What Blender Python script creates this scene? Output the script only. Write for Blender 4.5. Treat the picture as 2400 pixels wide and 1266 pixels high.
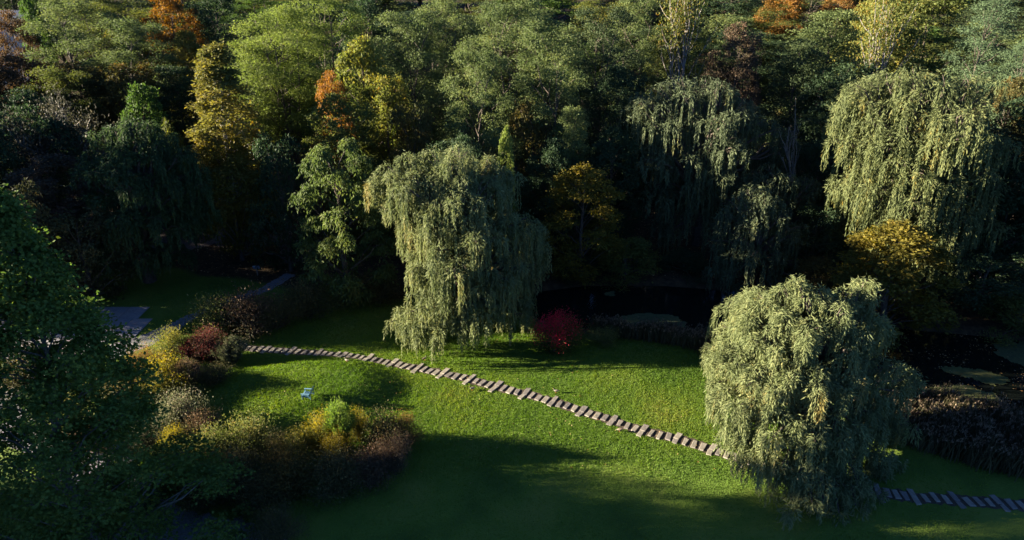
import bpy, math
import numpy as np
from mathutils import Vector

for o in list(bpy.data.objects):
    bpy.data.objects.remove(o)
scene = bpy.context.scene
COL = scene.collection
R = math.radians

# ------------------------------------------------------------------ camera
CAMZ, PITCH, FPX = 33.0, R(24.0), 1650.0
cd = bpy.data.cameras.new('camera')
cam = bpy.data.objects.new('camera', cd)
COL.objects.link(cam)
cam.location = (0, 0, CAMZ)
cam.rotation_euler = (R(90) - PITCH, 0, 0)
cd.sensor_width = 36.0
cd.lens = 36.0 * FPX / 2400.0
cd.clip_start, cd.clip_end = 0.5, 3000
scene.camera = cam

# ------------------------------------------------------------------ light
SUN_EL, SUN_TRAVEL = R(12.5), R(-2.0)
sky_w = bpy.data.worlds.new('World')
scene.world = sky_w
sky_w.use_nodes = True
nt = sky_w.node_tree
nt.nodes.clear()
out = nt.nodes.new('ShaderNodeOutputWorld')
bg = nt.nodes.new('ShaderNodeBackground')
st = nt.nodes.new('ShaderNodeTexSky')
st.sky_type = 'NISHITA'
st.sun_disc = False
st.sun_elevation = SUN_EL
tx, ty = -math.cos(SUN_TRAVEL), -math.sin(SUN_TRAVEL)      # towards the sun
st.sun_rotation = math.atan2(tx, ty)
st.altitude = 1500
st.air_density = 0.42
st.dust_density = 0.2
st.ozone_density = 5.0
bg.inputs['Strength'].default_value = 0.05
nt.links.new(st.outputs[0], bg.inputs[0])
nt.links.new(bg.outputs[0], out.inputs[0])
sl = bpy.data.lights.new('sun', 'SUN')
sl.energy = 5.0
sl.angle = R(0.5)
sl.color = (1.0, 0.885, 0.68)
sun = bpy.data.objects.new('sun', sl)
COL.objects.link(sun)
d = Vector((-tx * math.cos(SUN_EL), -ty * math.cos(SUN_EL), -math.sin(SUN_EL)))
sun.rotation_euler = d.to_track_quat('-Z', 'Y').to_euler()
sun.location = (-60, 50, 60)
vs = scene.view_settings
vs.view_transform = 'Standard'
vs.look = 'None'
vs.exposure = 2.8
vs.gamma = 1.0
vs.use_curve_mapping = False
scene.cycles.max_bounces = 5
scene.cycles.diffuse_bounces = 3
scene.cycles.glossy_bounces = 2
scene.cycles.transmission_bounces = 3
scene.cycles.caustics_reflective = False
scene.cycles.caustics_refractive = False

# ------------------------------------------------------------------ helpers
def ray(px, py):
    u, v = (px - 1200) / FPX, (633 - py) / FPX
    return (u, math.cos(PITCH) + v * math.sin(PITCH), -math.sin(PITCH) + v * math.cos(PITCH))

def at_depth(px, py, Y):
    r = ray(px, py)
    t = Y / r[1]
    return np.array([r[0] * t, Y, CAMZ + r[2] * t])

def at_ground(px, py, z=0.0):
    r = ray(px, py)
    t = (CAMZ - z) / -r[2]
    return np.array([r[0] * t, r[1] * t, z])

def smooth(a, b, x):
    t = np.clip((x - a) / (b - a), 0, 1)
    return t * t * (3 - 2 * t)

def vnoise(x, y, s, seed=0):
    """cheap smooth 2-D noise in -1..1"""
    x = x / s; y = y / s
    r = 0
    rg = np.random.default_rng(seed)
    for k in range(7):
        a = rg.uniform(0, 6.283); f = rg.uniform(0.6, 1.7); p = rg.uniform(0, 6.283)
        r = r + np.sin((x * math.cos(a) + y * math.sin(a)) * f * 2.2 + p)
    return r / 4.2

POND = np.array([(0.5, 66), (2.5, 62.5), (7, 60.3), (13, 59.3), (19, 57.5), (23.5, 54.5), (28, 50.8), (33, 48.3),
                 (39, 46.6), (48, 43.5), (62, 40), (66, 52), (54, 57), (46, 59.5), (39, 61), (34, 63), (30, 66.5),
                 (26, 69.5), (17, 71), (8, 71), (2.5, 69.5)], float)

def poly_sd(x, y, P):
    """signed distance, negative inside"""
    x = np.asarray(x, float); y = np.asarray(y, float)
    dmin = np.full(x.shape, 1e9); inside = np.zeros(x.shape, bool)
    n = len(P)
    for i in range(n):
        ax, ay = P[i]; bx, by = P[(i + 1) % n]
        ex, ey = bx - ax, by - ay
        t = np.clip(((x - ax) * ex + (y - ay) * ey) / (ex * ex + ey * ey), 0, 1)
        dmin = np.minimum(dmin, np.hypot(x - ax - t * ex, y - ay - t * ey))
        c = ((ay > y) != (by > y)) & (x < (bx - ax) * (y - ay) / (by - ay + 1e-12) + ax)
        inside ^= c
    return np.where(inside, -dmin, dmin)

WATER_Z = -0.42
def terr(x, y):
    x = np.asarray(x, float); y = np.asarray(y, float)
    z = smooth(84, 230, y) * 21 - smooth(260, 1500, y) * 20
    z = z + 0.10 * vnoise(x, y, 9, 3) * smooth(15, 30, y)
    z = z + .80 * (1 - smooth(.45, 1.05, np.hypot((x + 17.4) / 9.0, (y - 49.6) / 5.6)))     # round lawn mound
    z = z + 0.55 * np.exp(-(((x - 10) / 9.0) ** 2 + ((y - 53.5) / 3.8) ** 2))
    sd = poly_sd(x, y, POND)
    z = z - 1.0 * (1 - smooth(-1.8, 0.9, sd))
    return z

def tz(x, y):
    return float(terr(np.array([x]), np.array([y]))[0])

def tag(o, label=None, cat=None, group=None, kind=None):
    if label: o['label'] = label
    if cat: o['category'] = cat
    if group: o['group'] = group
    if kind: o['kind'] = kind
    return o

def mesh_from(name, parts, mats):
    """parts: list of (V (n,3), F (m,k), material index, per-face value or None, smooth)"""
    me = bpy.data.meshes.new(name)
    nv = sum(len(p[0]) for p in parts)
    V = np.concatenate([p[0] for p in parts]).astype(np.float32)
    loops, starts, mi, val, sm = [], [], [], [], []
    ofs = 0; ls = 0
    for p in parts:
        F = np.asarray(p[1], np.int32)
        m, k = F.shape
        loops.append((F + ofs).ravel())
        starts.append(ls + np.arange(m) * k)
        ls += m * k; ofs += len(p[0])
        mi.append(np.full(m, p[2])); sm.append(np.full(m, bool(p[4]) if len(p) > 4 else False))
        val.append(np.full(m, 0.5) if p[3] is None else np.asarray(p[3]))
    loops = np.concatenate(loops).astype(np.int32); starts = np.concatenate(starts).astype(np.int32)
    me.vertices.add(nv); me.vertices.foreach_set('co', V.ravel())
    me.loops.add(len(loops)); me.loops.foreach_set('vertex_index', loops)
    me.polygons.add(len(starts)); me.polygons.foreach_set('loop_start', starts)
    me.polygons.foreach_set('material_index', np.concatenate(mi).astype(np.int32))
    me.polygons.foreach_set('use_smooth', np.concatenate(sm))
    a = me.attributes.new('v', 'FLOAT', 'FACE')
    a.data.foreach_set('value', np.concatenate(val).astype(np.float32))
    for m in mats: me.materials.append(m)
    me.update(calc_edges=True)
    return me

def link(name, me, parent=None):
    o = bpy.data.objects.new(name, me)
    COL.objects.link(o)
    if parent is not None: o.parent = parent
    return o

def empty(name, loc=(0, 0, 0), rz=0.0, sc=(1, 1, 1)):
    o = bpy.data.objects.new(name, None)
    COL.objects.link(o)
    o.location = [float(c) for c in loc]; o.rotation_euler = (0, 0, rz); o.scale = sc
    o.empty_display_size = 0.3
    return o

def box(c, s, rz=0.0, jitter=0.0, rng=None, bev=0.0):
    """box as (V,F): centre, size; top edges chamfered by bev"""
    hx, hy, hz = s[0] / 2, s[1] / 2, s[2] / 2
    if bev > 0:
        V = np.array([(-hx, -hy, -hz), (hx, -hy, -hz), (hx, hy, -hz), (-hx, hy, -hz),
                      (-hx, -hy, hz - bev), (hx, -hy, hz - bev), (hx, hy, hz - bev), (-hx, hy, hz - bev),
                      (-hx + bev, -hy + bev, hz), (hx - bev, -hy + bev, hz), (hx - bev, hy - bev, hz), (-hx + bev, hy - bev, hz)], float)
        F = [(0, 3, 2, 1), (0, 1, 5, 4), (1, 2, 6, 5), (2, 3, 7, 6), (3, 0, 4, 7),
             (4, 5, 9, 8), (5, 6, 10, 9), (6, 7, 11, 10), (7, 4, 8, 11), (8, 9, 10, 11)]
    else:
        V = np.array([(-hx, -hy, -hz), (hx, -hy, -hz), (hx, hy, -hz), (-hx, hy, -hz),
                      (-hx, -hy, hz), (hx, -hy, hz), (hx, hy, hz), (-hx, hy, hz)], float)
        F = [(0, 3, 2, 1), (4, 5, 6, 7), (0, 1, 5, 4), (1, 2, 6, 5), (2, 3, 7, 6), (3, 0, 4, 7)]
    if jitter and rng is not None:
        J = rng.normal(0, jitter, (4, 2)); J = np.concatenate([J] * (len(V) // 4))
        V[:, :2] += J
    c_, s_ = math.cos(rz), math.sin(rz)
    V = V @ np.array([[c_, s_, 0], [-s_, c_, 0], [0, 0, 1]])
    return V + np.asarray(c, float), np.array(F)

def tube(pts, rad, sides=6):
    pts = np.asarray(pts, float); rad = np.asarray(rad, float); n = len(pts)
    T = np.gradient(pts, axis=0); T /= np.linalg.norm(T, axis=1)[:, None] + 1e-9
    ref = np.array([0.31, 0.95, 0.05]) if abs(T[0][2]) > 0.7 else np.array([0.05, 0.1, 1.0])
    A = np.cross(T, ref); A /= np.linalg.norm(A, axis=1)[:, None] + 1e-9
    B = np.cross(T, A)
    a = np.arange(sides) / sides * 2 * math.pi
    V = pts[:, None] + rad[:, None, None] * (np.cos(a)[None, :, None] * A[:, None] + np.sin(a)[None, :, None] * B[:, None])
    V = V.reshape(-1, 3)
    F = []
    for i in range(n - 1):
        for j in range(sides):
            F.append((i * sides + j, i * sides + (j + 1) % sides, (i + 1) * sides + (j + 1) % sides, (i + 1) * sides + j))
    return V, np.array(F)

def unit(v):
    return v / (np.linalg.norm(v, axis=-1, keepdims=True) + 1e-9)

def leaf_quads(P, D, N, L, W):
    S = unit(np.cross(D, N))
    L = np.broadcast_to(np.asarray(L, float), (len(P),))[:, None]; W = np.broadcast_to(np.asarray(W, float), (len(P),))[:, None]
    M = P + D * L * .45 - N * L * .06
    V = np.stack([P, M + S * W * .5, P + D * L, M - S * W * .5], 1).reshape(-1, 3)
    F = np.arange(len(P) * 4).reshape(-1, 4)
    return V, F

# ------------------------------------------------------------------ materials
def new_mat(name):
    m = bpy.data.materials.new(name); m.use_nodes = True
    n = m.node_tree; n.nodes.clear()
    return m, n, n.nodes.new('ShaderNodeOutputMaterial')

def ramp(n, stops):
    r = n.nodes.new('ShaderNodeValToRGB')
    e = r.color_ramp.elements
    while len(e) > 1: e.remove(e[0])
    e[0].position = stops[0][0]; e[0].color = (*stops[0][1], 1)
    for p, c in stops[1:]:
        k = e.new(p); k.color = (*c, 1)
    return r

def leaf_mat(name, stops, trans=0.35, rough=0.68, spec=0.14):
    m, n, o = new_mat(name)
    at = n.nodes.new('ShaderNodeAttribute'); at.attribute_name = 'v'
    r = ramp(n, stops)
    n.links.new(at.outputs['Fac'], r.inputs[0])
    p = n.nodes.new('ShaderNodeBsdfPrincipled')
    p.inputs['Roughness'].default_value = rough
    p.inputs['Specular IOR Level'].default_value = spec
    t = n.nodes.new('ShaderNodeBsdfTranslucent')
    hs = n.nodes.new('ShaderNodeHueSaturation')
    hs.inputs['Saturation'].default_value = 1.15; hs.inputs['Value'].default_value = 1.2
    n.links.new(r.outputs[0], hs.inputs['Color'])
    mx = n.nodes.new('ShaderNodeMixShader'); mx.inputs[0].default_value = trans
    n.links.new(r.outputs[0], p.inputs['Base Color']); n.links.new(hs.outputs[0], t.inputs[0])
    n.links.new(p.outputs[0], mx.inputs[1]); n.links.new(t.outputs[0], mx.inputs[2])
    n.links.new(mx.outputs[0], o.inputs[0])
    return m

def noise_mat(name, stops, scale=3.0, detail=6, rough=0.85, bump=0.0, bscale=None, spec=0.3):
    m, n, o = new_mat(name)
    tc = n.nodes.new('ShaderNodeTexCoord')
    ns = n.nodes.new('ShaderNodeTexNoise'); ns.inputs['Scale'].default_value = scale; ns.inputs['Detail'].default_value = detail
    n.links.new(tc.outputs['Object'], ns.inputs['Vector'])
    r = ramp(n, stops); n.links.new(ns.outputs[0], r.inputs[0])
    p = n.nodes.new('ShaderNodeBsdfPrincipled'); p.inputs['Roughness'].default_value = rough
    p.inputs['Specular IOR Level'].default_value = spec
    n.links.new(r.outputs[0], p.inputs['Base Color'])
    if bump:
        n2 = n.nodes.new('ShaderNodeTexNoise'); n2.inputs['Scale'].default_value = bscale or scale * 4; n2.inputs['Detail'].default_value = 5
        n.links.new(tc.outputs['Object'], n2.inputs['Vector'])
        b = n.nodes.new('ShaderNodeBump'); b.inputs['Strength'].default_value = bump; b.inputs['Distance'].default_value = 0.05
        n.links.new(n2.outputs[0], b.inputs['Height']); n.links.new(b.outputs[0], p.inputs['Normal'])
    n.links.new(p.outputs[0], o.inputs[0])
    return m

def G(*c): return c
LM = {}
def LMat(key, *stops, **kw):
    LM[key] = leaf_mat('leaves_' + key, stops, **kw)
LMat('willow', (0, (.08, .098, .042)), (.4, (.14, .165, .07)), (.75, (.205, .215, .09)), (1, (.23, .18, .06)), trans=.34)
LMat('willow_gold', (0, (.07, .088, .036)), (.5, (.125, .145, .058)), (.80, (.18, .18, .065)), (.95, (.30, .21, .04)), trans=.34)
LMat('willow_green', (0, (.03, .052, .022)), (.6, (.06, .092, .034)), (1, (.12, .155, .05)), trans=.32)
LMat('willow_shaded', (0, (.055, .072, .038)), (.6, (.10, .122, .062)), (1, (.16, .155, .06)), trans=.32)  # darkened willow copy: shade of the far willows put into the leaf colour
LMat('lime', (0, (.10, .135, .034)), (.6, (.165, .205, .054)), (1, (.235, .24, .06)), trans=.42)
LMat('sage', (0, (.066, .093, .036)), (.6, (.12, .15, .054)), (1, (.18, .185, .055)), trans=.38)
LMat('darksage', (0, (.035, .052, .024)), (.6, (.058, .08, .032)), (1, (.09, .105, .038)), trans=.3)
LMat('olive', (0, (.06, .08, .022)), (.5, (.11, .125, .032)), (.85, (.165, .15, .035)), (1, (.23, .13, .025)), trans=.38)
LMat('turning', (0, (.085, .11, .028)), (.5, (.155, .165, .04)), (.8, (.23, .18, .04)), (1, (.30, .13, .035)), trans=.42)
LMat('gold', (0, (.085, .095, .026)), (.45, (.16, .145, .038)), (.8, (.23, .18, .042)), (1, (.30, .18, .035)), trans=.4)
LMat('orange', (0, (.11, .075, .022)), (.4, (.21, .105, .028)), (1, (.30, .15, .035)), trans=.4)
LMat('coral', (0, (.11, .085, .026)), (.4, (.21, .115, .035)), (1, (.30, .13, .045)), trans=.4)
LMat('russet', (0, (.045, .038, .02)), (.5, (.085, .055, .028)), (1, (.16, .08, .03)), trans=.3)
LMat('bronze', (0, (.04, .048, .018)), (.5, (.08, .07, .022)), (1, (.16, .09, .024)), trans=.32)
LMat('ochre', (0, (.07, .07, .014)), (.5, (.125, .105, .018)), (1, (.20, .135, .02)), trans=.36)
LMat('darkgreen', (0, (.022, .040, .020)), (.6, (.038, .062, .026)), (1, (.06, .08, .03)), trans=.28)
LMat('green', (0, (.04, .075, .02)), (.6, (.07, .115, .028)), (1, (.11, .15, .03)), trans=.38)
LMat('pine', (0, (.042, .068, .032)), (.6, (.075, .11, .052)), (1, (.11, .145, .06)), trans=.15)
LMat('mauve', (0, (.04, .044, .024)), (.5, (.085, .06, .038)), (1, (.17, .10, .06)), trans=.3)
LMat('grey', (0, (.035, .036, .026)), (.6, (.06, .058, .04)), (1, (.10, .09, .06)), trans=.25)
LMat('maple', (0, (.06, .10, .024)), (.6, (.10, .15, .035)), (.88, (.16, .19, .035)), (1, (.30, .20, .03)), trans=.45)
LMat('walnut', (0, (.058, .086, .028)), (.6, (.105, .135, .042)), (1, (.18, .18, .05)), trans=.38)
LMat('bushgreen', (0, (.06, .085, .026)), (.5, (.12, .14, .04)), (.8, (.18, .175, .055)), (1, (.26, .20, .07)), trans=.35)
LMat('fresh', (0, (.09, .14, .03)), (.6, (.15, .22, .045)), (1, (.24, .28, .07)), trans=.45)
LMat('bushlilac', (0, (.06, .075, .035)), (.5, (.12, .13, .065)), (.8, (.19, .175, .11)), (1, (.30, .24, .17)), trans=.3)
LMat('bushyellow', (0, (.05, .07, .022)), (.4, (.12, .13, .035)), (.7, (.21, .19, .045)), (1, (.32, .25, .06)), trans=.4)
LMat('bushgold', (0, (.06, .075, .02)), (.35, (.14, .13, .03)), (.6, (.26, .21, .035)), (1, (.36, .27, .045)), trans=.4)
LMat('bushred', (0, (.04, .04, .02)), (.35, (.08, .035, .028)), (.65, (.12, .03, .03)), (1, (.22, .14, .09)), trans=.35)
LMat('burning', (0, (.035, .06, .018)), (.42, (.07, .075, .022)), (.58, (.26, .04, .035)), (.72, (.62, .035, .07)), trans=.4)
LMat('bushpink', (0, (.06, .06, .03)), (.4, (.14, .11, .06)), (.7, (.24, .15, .09)), (1, (.34, .22, .14)), trans=.35)
LMat('bushrust', (0, (.06, .055, .02)), (.4, (.13, .085, .03)), (.7, (.21, .11, .035)), (1, (.30, .20, .06)), trans=.35)
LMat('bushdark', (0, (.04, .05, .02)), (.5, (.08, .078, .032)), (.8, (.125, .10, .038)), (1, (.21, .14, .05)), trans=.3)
LMat('reed', (0, (.036, .036, .018)), (.6, (.068, .062, .032)), (1, (.12, .10, .05)), trans=.25)
LMat('plume', (0, (.11, .08, .055)), (1, (.22, .165, .11)), trans=.35)
LMat('grass', (0, (.06, .12, .018)), (.45, (.12, .20, .028)), (.8, (.18, .235, .036)), (1, (.25, .24, .055)), trans=.42, spec=.2)
LMat('litter', (0, (.14, .06, .02)), (.5, (.26, .15, .05)), (1, (.45, .33, .18)), trans=.2)

BARK = noise_mat('bark_brown', [(.3, (.045, .034, .026)), (.6, (.09, .07, .055)), (.8, (.14, .115, .09))], 4, bump=.6)
BARK_PALE = noise_mat('bark_pale', [(.3, (.16, .14, .11)), (.55, (.30, .27, .22)), (.8, (.42, .39, .33))], 3, bump=.4)
BARK_GREY = noise_mat('bark_grey', [(.3, (.13, .115, .10)), (.6, (.24, .215, .19)), (.8, (.32, .29, .25))], 3, bump=.4)
BARK_FORE = noise_mat('bark_weathered', [(.3, (.06, .055, .045)), (.6, (.12, .11, .095)), (.8, (.20, .185, .16))], 3, bump=.4)
SLAB = [noise_mat('stone_slab_' + k, s, 5, bump=.35, bscale=30) for k, s in (
    ('tan', [(.3, (.19, .165, .13)), (.7, (.27, .24, .195))]),
    ('rose', [(.3, (.155, .135, .112)), (.7, (.225, .195, .168))]),
    ('grey', [(.3, (.13, .115, .10)), (.7, (.20, .175, .155))]))]
PAVER = [noise_mat('paver_' + k, s, 4, bump=.3, bscale=25) for k, s in (
    ('grey', [(.3, (.20, .19, .20)), (.7, (.27, .255, .26))]),
    ('warm', [(.3, (.25, .21, .20)), (.7, (.33, .28, .265))]))]
SOIL = noise_mat('soil', [(.3, (.035, .025, .017)), (.6, (.075, .055, .038)), (.8, (.12, .085, .055))], 6, bump=.7, bscale=30)
GRAVEL = noise_mat('gravel', [(.3, (.13, .12, .13)), (.55, (.20, .19, .20)), (.8, (.27, .26, .27))], 9, bump=.7, bscale=60)
TRAIL = noise_mat('woodland_trail', [(.3, (.085, .065, .055)), (.55, (.15, .115, .10)), (.8, (.24, .18, .14))], 5, bump=.6, bscale=40)

def ground_mat():
    m, n, o = new_mat('ground')
    tc = n.nodes.new('ShaderNodeTexCoord')
    def nz(scale, det=5):
        k = n.nodes.new('ShaderNodeTexNoise'); k.inputs['Scale'].default_value = scale; k.inputs['Detail'].default_value = det
        n.links.new(tc.outputs['Object'], k.inputs['Vector']); return k
    g1 = ramp(n, [(.3, (.06, .105, .016)), (.5, (.10, .155, .022)), (.72, (.15, .18, .034))])
    a = nz(.22, 8); n.links.new(a.outputs[0], g1.inputs[0])
    f1 = ramp(n, [(.3, (.022, .017, .010)), (.5, (.052, .036, .020)), (.7, (.095, .060, .028))])
    b = nz(1.6, 8); n.links.new(b.outputs[0], f1.inputs[0])
    at = n.nodes.new('ShaderNodeAttribute'); at.attribute_name = 'lawn'
    mx = n.nodes.new('ShaderNodeMixRGB')
    n.links.new(at.outputs['Fac'], mx.inputs[0]); n.links.new(f1.outputs[0], mx.inputs[1]); n.links.new(g1.outputs[0], mx.inputs[2])
    p = n.nodes.new('ShaderNodeBsdfPrincipled'); p.inputs['Roughness'].default_value = .9
    p.inputs['Specular IOR Level'].default_value = .15
    n.links.new(mx.outputs[0], p.inputs['Base Color'])
    c = nz(9, 6); bp = n.nodes.new('ShaderNodeBump'); bp.inputs['Strength'].default_value = .8; bp.inputs['Distance'].default_value = .12
    n.links.new(c.outputs[0], bp.inputs['Height']); n.links.new(bp.outputs[0], p.inputs['Normal'])
    n.links.new(p.outputs[0], o.inputs[0])
    return m

def plain(name, col, rough=.5, spec=.4, metal=0):
    return noise_mat(name, [(.3, tuple(c * .88 for c in col)), (.7, col)], 14, rough=rough, spec=spec)

# ------------------------------------------------------------------ ground
def axis(lo, hi, fine_lo, fine_hi, step):
    a = list(np.arange(fine_lo, fine_hi + 1e-6, step))
    s, x = step, fine_hi
    while x < hi: s *= 1.25; x += s; a.append(min(x, hi))
    s, x = step, fine_lo
    while x > lo: s *= 1.25; x -= s; a.insert(0, max(x, lo))
    return np.array(a)

LAWN = np.array([(-60, 10), (60, 10), (62, 38), (48, 41), (37, 44.5), (31, 46.5), (26, 50), (21.5, 54.3), (17, 57), (12, 58), (6, 58.8), (2, 60.5),
                 (-1, 64), (-8, 67), (-17, 67), (-24, 68.5), (-30, 71), (-42, 74.5), (-60, 72)], float)
gx = axis(-1300, 1300, -52, 56, .45); gy = axis(-60, 1800, 24, 92, .45)
X, Y = np.meshgrid(gx, gy)
Z = terr(X, Y)
V = np.stack([X, Y, Z], -1).reshape(-1, 3)
nx, ny = len(gx), len(gy)
ii = (np.arange(ny - 1)[:, None] * nx + np.arange(nx - 1)[None]).ravel()
F = np.stack([ii, ii + 1, ii + 1 + nx, ii + nx], 1)
gm = mesh_from('ground', [(V, F, 0, None, True)], [ground_mat()])
la = gm.attributes.new('lawn', 'FLOAT', 'POINT')
lsd = poly_sd(X, Y, LAWN) + .8 * vnoise(X, Y, 3.0, 8)
la.data.foreach_set('value', (1 - smooth(-.5, .9, lsd)).ravel().astype(np.float32))
tag(link('ground', gm), kind='structure')

# water
def flat_poly(P, z):
    c = P.mean(0)
    n = len(P)
    V = np.concatenate([np.column_stack([P, np.full(n, z)]), [[c[0], c[1], z]]])
    return V, np.array([(i, (i + 1) % n, n) for i in range(n)])
m, n, o = new_mat('pond_water')
p = n.nodes.new('ShaderNodeBsdfPrincipled')
p.inputs['Base Color'].default_value = (.006, .008, .007, 1); p.inputs['Roughness'].default_value = .06
p.inputs['IOR'].default_value = 1.33
tc = n.nodes.new('ShaderNodeTexCoord'); ns = n.nodes.new('ShaderNodeTexNoise'); ns.inputs['Scale'].default_value = 2.5
n.links.new(tc.outputs['Object'], ns.inputs['Vector'])
bp = n.nodes.new('ShaderNodeBump'); bp.inputs['Strength'].default_value = .12; bp.inputs['Distance'].default_value = .05
n.links.new(ns.outputs[0], bp.inputs['Height']); n.links.new(bp.outputs[0], p.inputs['Normal']); n.links.new(p.outputs[0], o.inputs[0])
cW = np.array([24., 60.])
wx0, wx1, wy0, wy1 = -4, 72, 36, 76
wv = np.array([(wx0, wy0, WATER_Z), (wx1, wy0, WATER_Z), (wx1, wy1, WATER_Z), (wx0, wy1, WATER_Z)], float)
wv = []; wf = []
gxw = np.arange(wx0, wx1, 1.0); gyw = np.arange(wy0, wy1, 1.0)
XX, YY = np.meshgrid(gxw, gyw)
keep = (poly_sd(XX + .5, YY + .5, POND) < 1.6).ravel()
q = np.stack([XX.ravel(), YY.ravel()], 1)[keep]
wv = np.concatenate([np.column_stack([q + np.array(dd), np.full(len(q), WATER_Z)])[:, None] for dd in ((0, 0), (1, 0), (1, 1), (0, 1))], 1).reshape(-1, 3)
tag(link('pond_water', mesh_from('pond_water', [(wv, np.arange(len(wv)).reshape(-1, 4), 0, None)], [m])), kind='structure')

# ------------------------------------------------------------------ paths
def strip(name, pts, width, mat, z=0.02, wn=.12, seed=1):
    pts = np.array(pts, float)
    t = np.linspace(0, 1, len(pts)); tt = np.linspace(0, 1, len(pts) * 10)
    C = np.column_stack([np.interp(tt, t, pts[:, 0]), np.interp(tt, t, pts[:, 1])])
    w = np.interp(tt, t, width) if np.ndim(width) else np.full(len(tt), width)
    T = np.gradient(C, axis=0); T /= np.linalg.norm(T, axis=1)[:, None]
    N = np.column_stack([-T[:, 1], T[:, 0]])
    rg = np.random.default_rng(seed)
    K = 7
    rows = []
    for k in range(K):
        s = -0.5 + k / (K - 1)
        e = rg.normal(0, wn, len(tt)) if k in (0, K - 1) else 0
        p = C + N * (w * s + e)[:, None]
        rows.append(np.column_stack([p, terr(p[:, 0], p[:, 1]) + z]))
    V = np.stack(rows, 1).reshape(-1, 3)
    a = (np.arange(len(tt) - 1)[:, None] * K + np.arange(K - 1)[None]).ravel()
    F = np.stack([a, a + 1, a + K + 1, a + K], 1)
    return tag(link(name, mesh_from(name, [(V, F, 0, None, True)], [mat])), kind='structure')

LONGS = [((612.7, 827.5), (633.7, 810.9)), ((671, 832.4), (692.4, 813.7)), ((736.3, 836), (755.5, 818.2)),
         ((792.3, 841.6), (813.5, 824.6)), ((849, 851.5), (874.4, 829.6)), ((906.7, 861.7), (931.7, 840.8)),
         ((965, 872.5), (990.8, 851.7)), ((1024.2, 885), (1050.8, 862.5)), ((1085.8, 899), (1112.5, 875.8)),
         ((1148.3, 916.7), (1175, 892.5)), ((1217.5, 933.3), (1241.7, 908.3)), ((1286.4, 948.6), (1305.7, 927.5)),
         ((1352.4, 973.3), (1374.4, 949.5)), ((1425.8, 994.4), (1446, 972.4)), ((1497.3, 1021), (1516.5, 994.4)),
         ((1580.7, 1037.5), (1593.5, 1013.7)), ((1660.4, 1064), (1676, 1039.3))]
LONGR = [((2153.6, 1187.7), (2128.7, 1150.4)), ((2259, 1196.5), (2224.7, 1157)), ((2362.9, 1202.3), (2323.3, 1163.1))]
ends = []
for a, b in LONGS: ends.append((at_ground(*a, z=.1)[:2], at_ground(*b, z=.1)[:2]))
R0 = [(at_ground(*a)[:2], at_ground(*b)[:2]) for a, b in LONGR]
l0, r0 = ends[-1], R0[0]
c0 = (l0[0] + l0[1]) / 2; c1 = (r0[0] + r0[1]) / 2
d0 = c0 - (ends[-2][0] + ends[-2][1]) / 2; d1 = (R0[1][0] + R0[1][1]) / 2 - c1
gap = np.linalg.norm(c1 - c0); NM = int(round(gap / 2.35)) - 1
for k in range(1, NM + 1):
    t = k / (NM + 1); h00, h10, h01, h11 = 2*t**3-3*t**2+1, t**3-2*t**2+t, -2*t**3+3*t**2, t**3-t**2
    c = h00 * c0 + h10 * gap * d0 / np.linalg.norm(d0) + h01 * c1 + h11 * gap * d1 / np.linalg.norm(d1)
    tg = (6*t*t-6*t) * c0 + (3*t*t-4*t+1) * gap * d0 / np.linalg.norm(d0) + (-6*t*t+6*t) * c1 + (3*t*t-2*t) * gap * d1 / np.linalg.norm(d1)
    nn = np.array([-tg[1], tg[0]]) / np.linalg.norm(tg) * .95
    ends.append((c - nn, c + nn))
ends += R0
dd = (R0[2][0] + R0[2][1]) / 2 - (R0[1][0] + R0[1][1]) / 2
for k in (1, 2, 3): ends.append((R0[2][0] + dd * k, R0[2][1] + dd * k))
dl = (ends[1][0] - ends[0][0])
ends.insert(0, (ends[0][0] - dl, ends[0][1] - dl))
cen = [(a + b) / 2 for a, b in ends]
path = strip('stepping_stone_path', cen, 1.05, SOIL, z=.012, wn=.08)
path['label'] = 'strip of bare soil under the stepping stone walk crossing the lawn'
rs = np.random.default_rng(5)
def slab(c, ax, ln, wd):
    c = np.asarray(c)
    rz = math.atan2(ax[1], ax[0])
    V, F = box((0, 0, 0), (ln, wd, .10), 0, .032, rs, .02)
    me = mesh_from('slab', [(V, F, 0, None)], [SLAB[int(rs.choice([0, 0, 0, 1, 1, 2]))]])
    o = link('slab', me, path)
    o.location = (c[0], c[1], tz(c[0], c[1]) + .015 + rs.uniform(0, .02)); o.rotation_euler = (rs.normal(0, .02), rs.normal(0, .02), rz + rs.normal(0, .06))
for i, (a, b) in enumerate(ends):
    ax = b - a; L = float(np.linalg.norm(ax)); ax = ax / L
    L = min(max(L, 1.4), 1.9); c = (a + b) / 2
    f = rs.uniform(.4, .6)
    for s0, s1 in ((0, f), (f, 1)):
        slab(c + ax * L * ((s0 + s1) / 2 - .5), ax, L * (s1 - s0) - .03, .38 + rs.uniform(-.03, .04))
    if i + 1 < len(ends):
        a2, b2 = ends[i + 1]; ax2 = (b2 - a2) / np.linalg.norm(b2 - a2)
        c2 = (a2 + b2) / 2
        for k in (1, 2, 3):
            t = k / 4; cc = c * (1 - t) + c2 * t; am = ax * (1 - t) + ax2 * t
            off = rs.normal(0, .03)
            slab(cc + am * off * 2, am, .86 + rs.uniform(-.14, .12), .35 + rs.uniform(-.05, .05))

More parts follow.
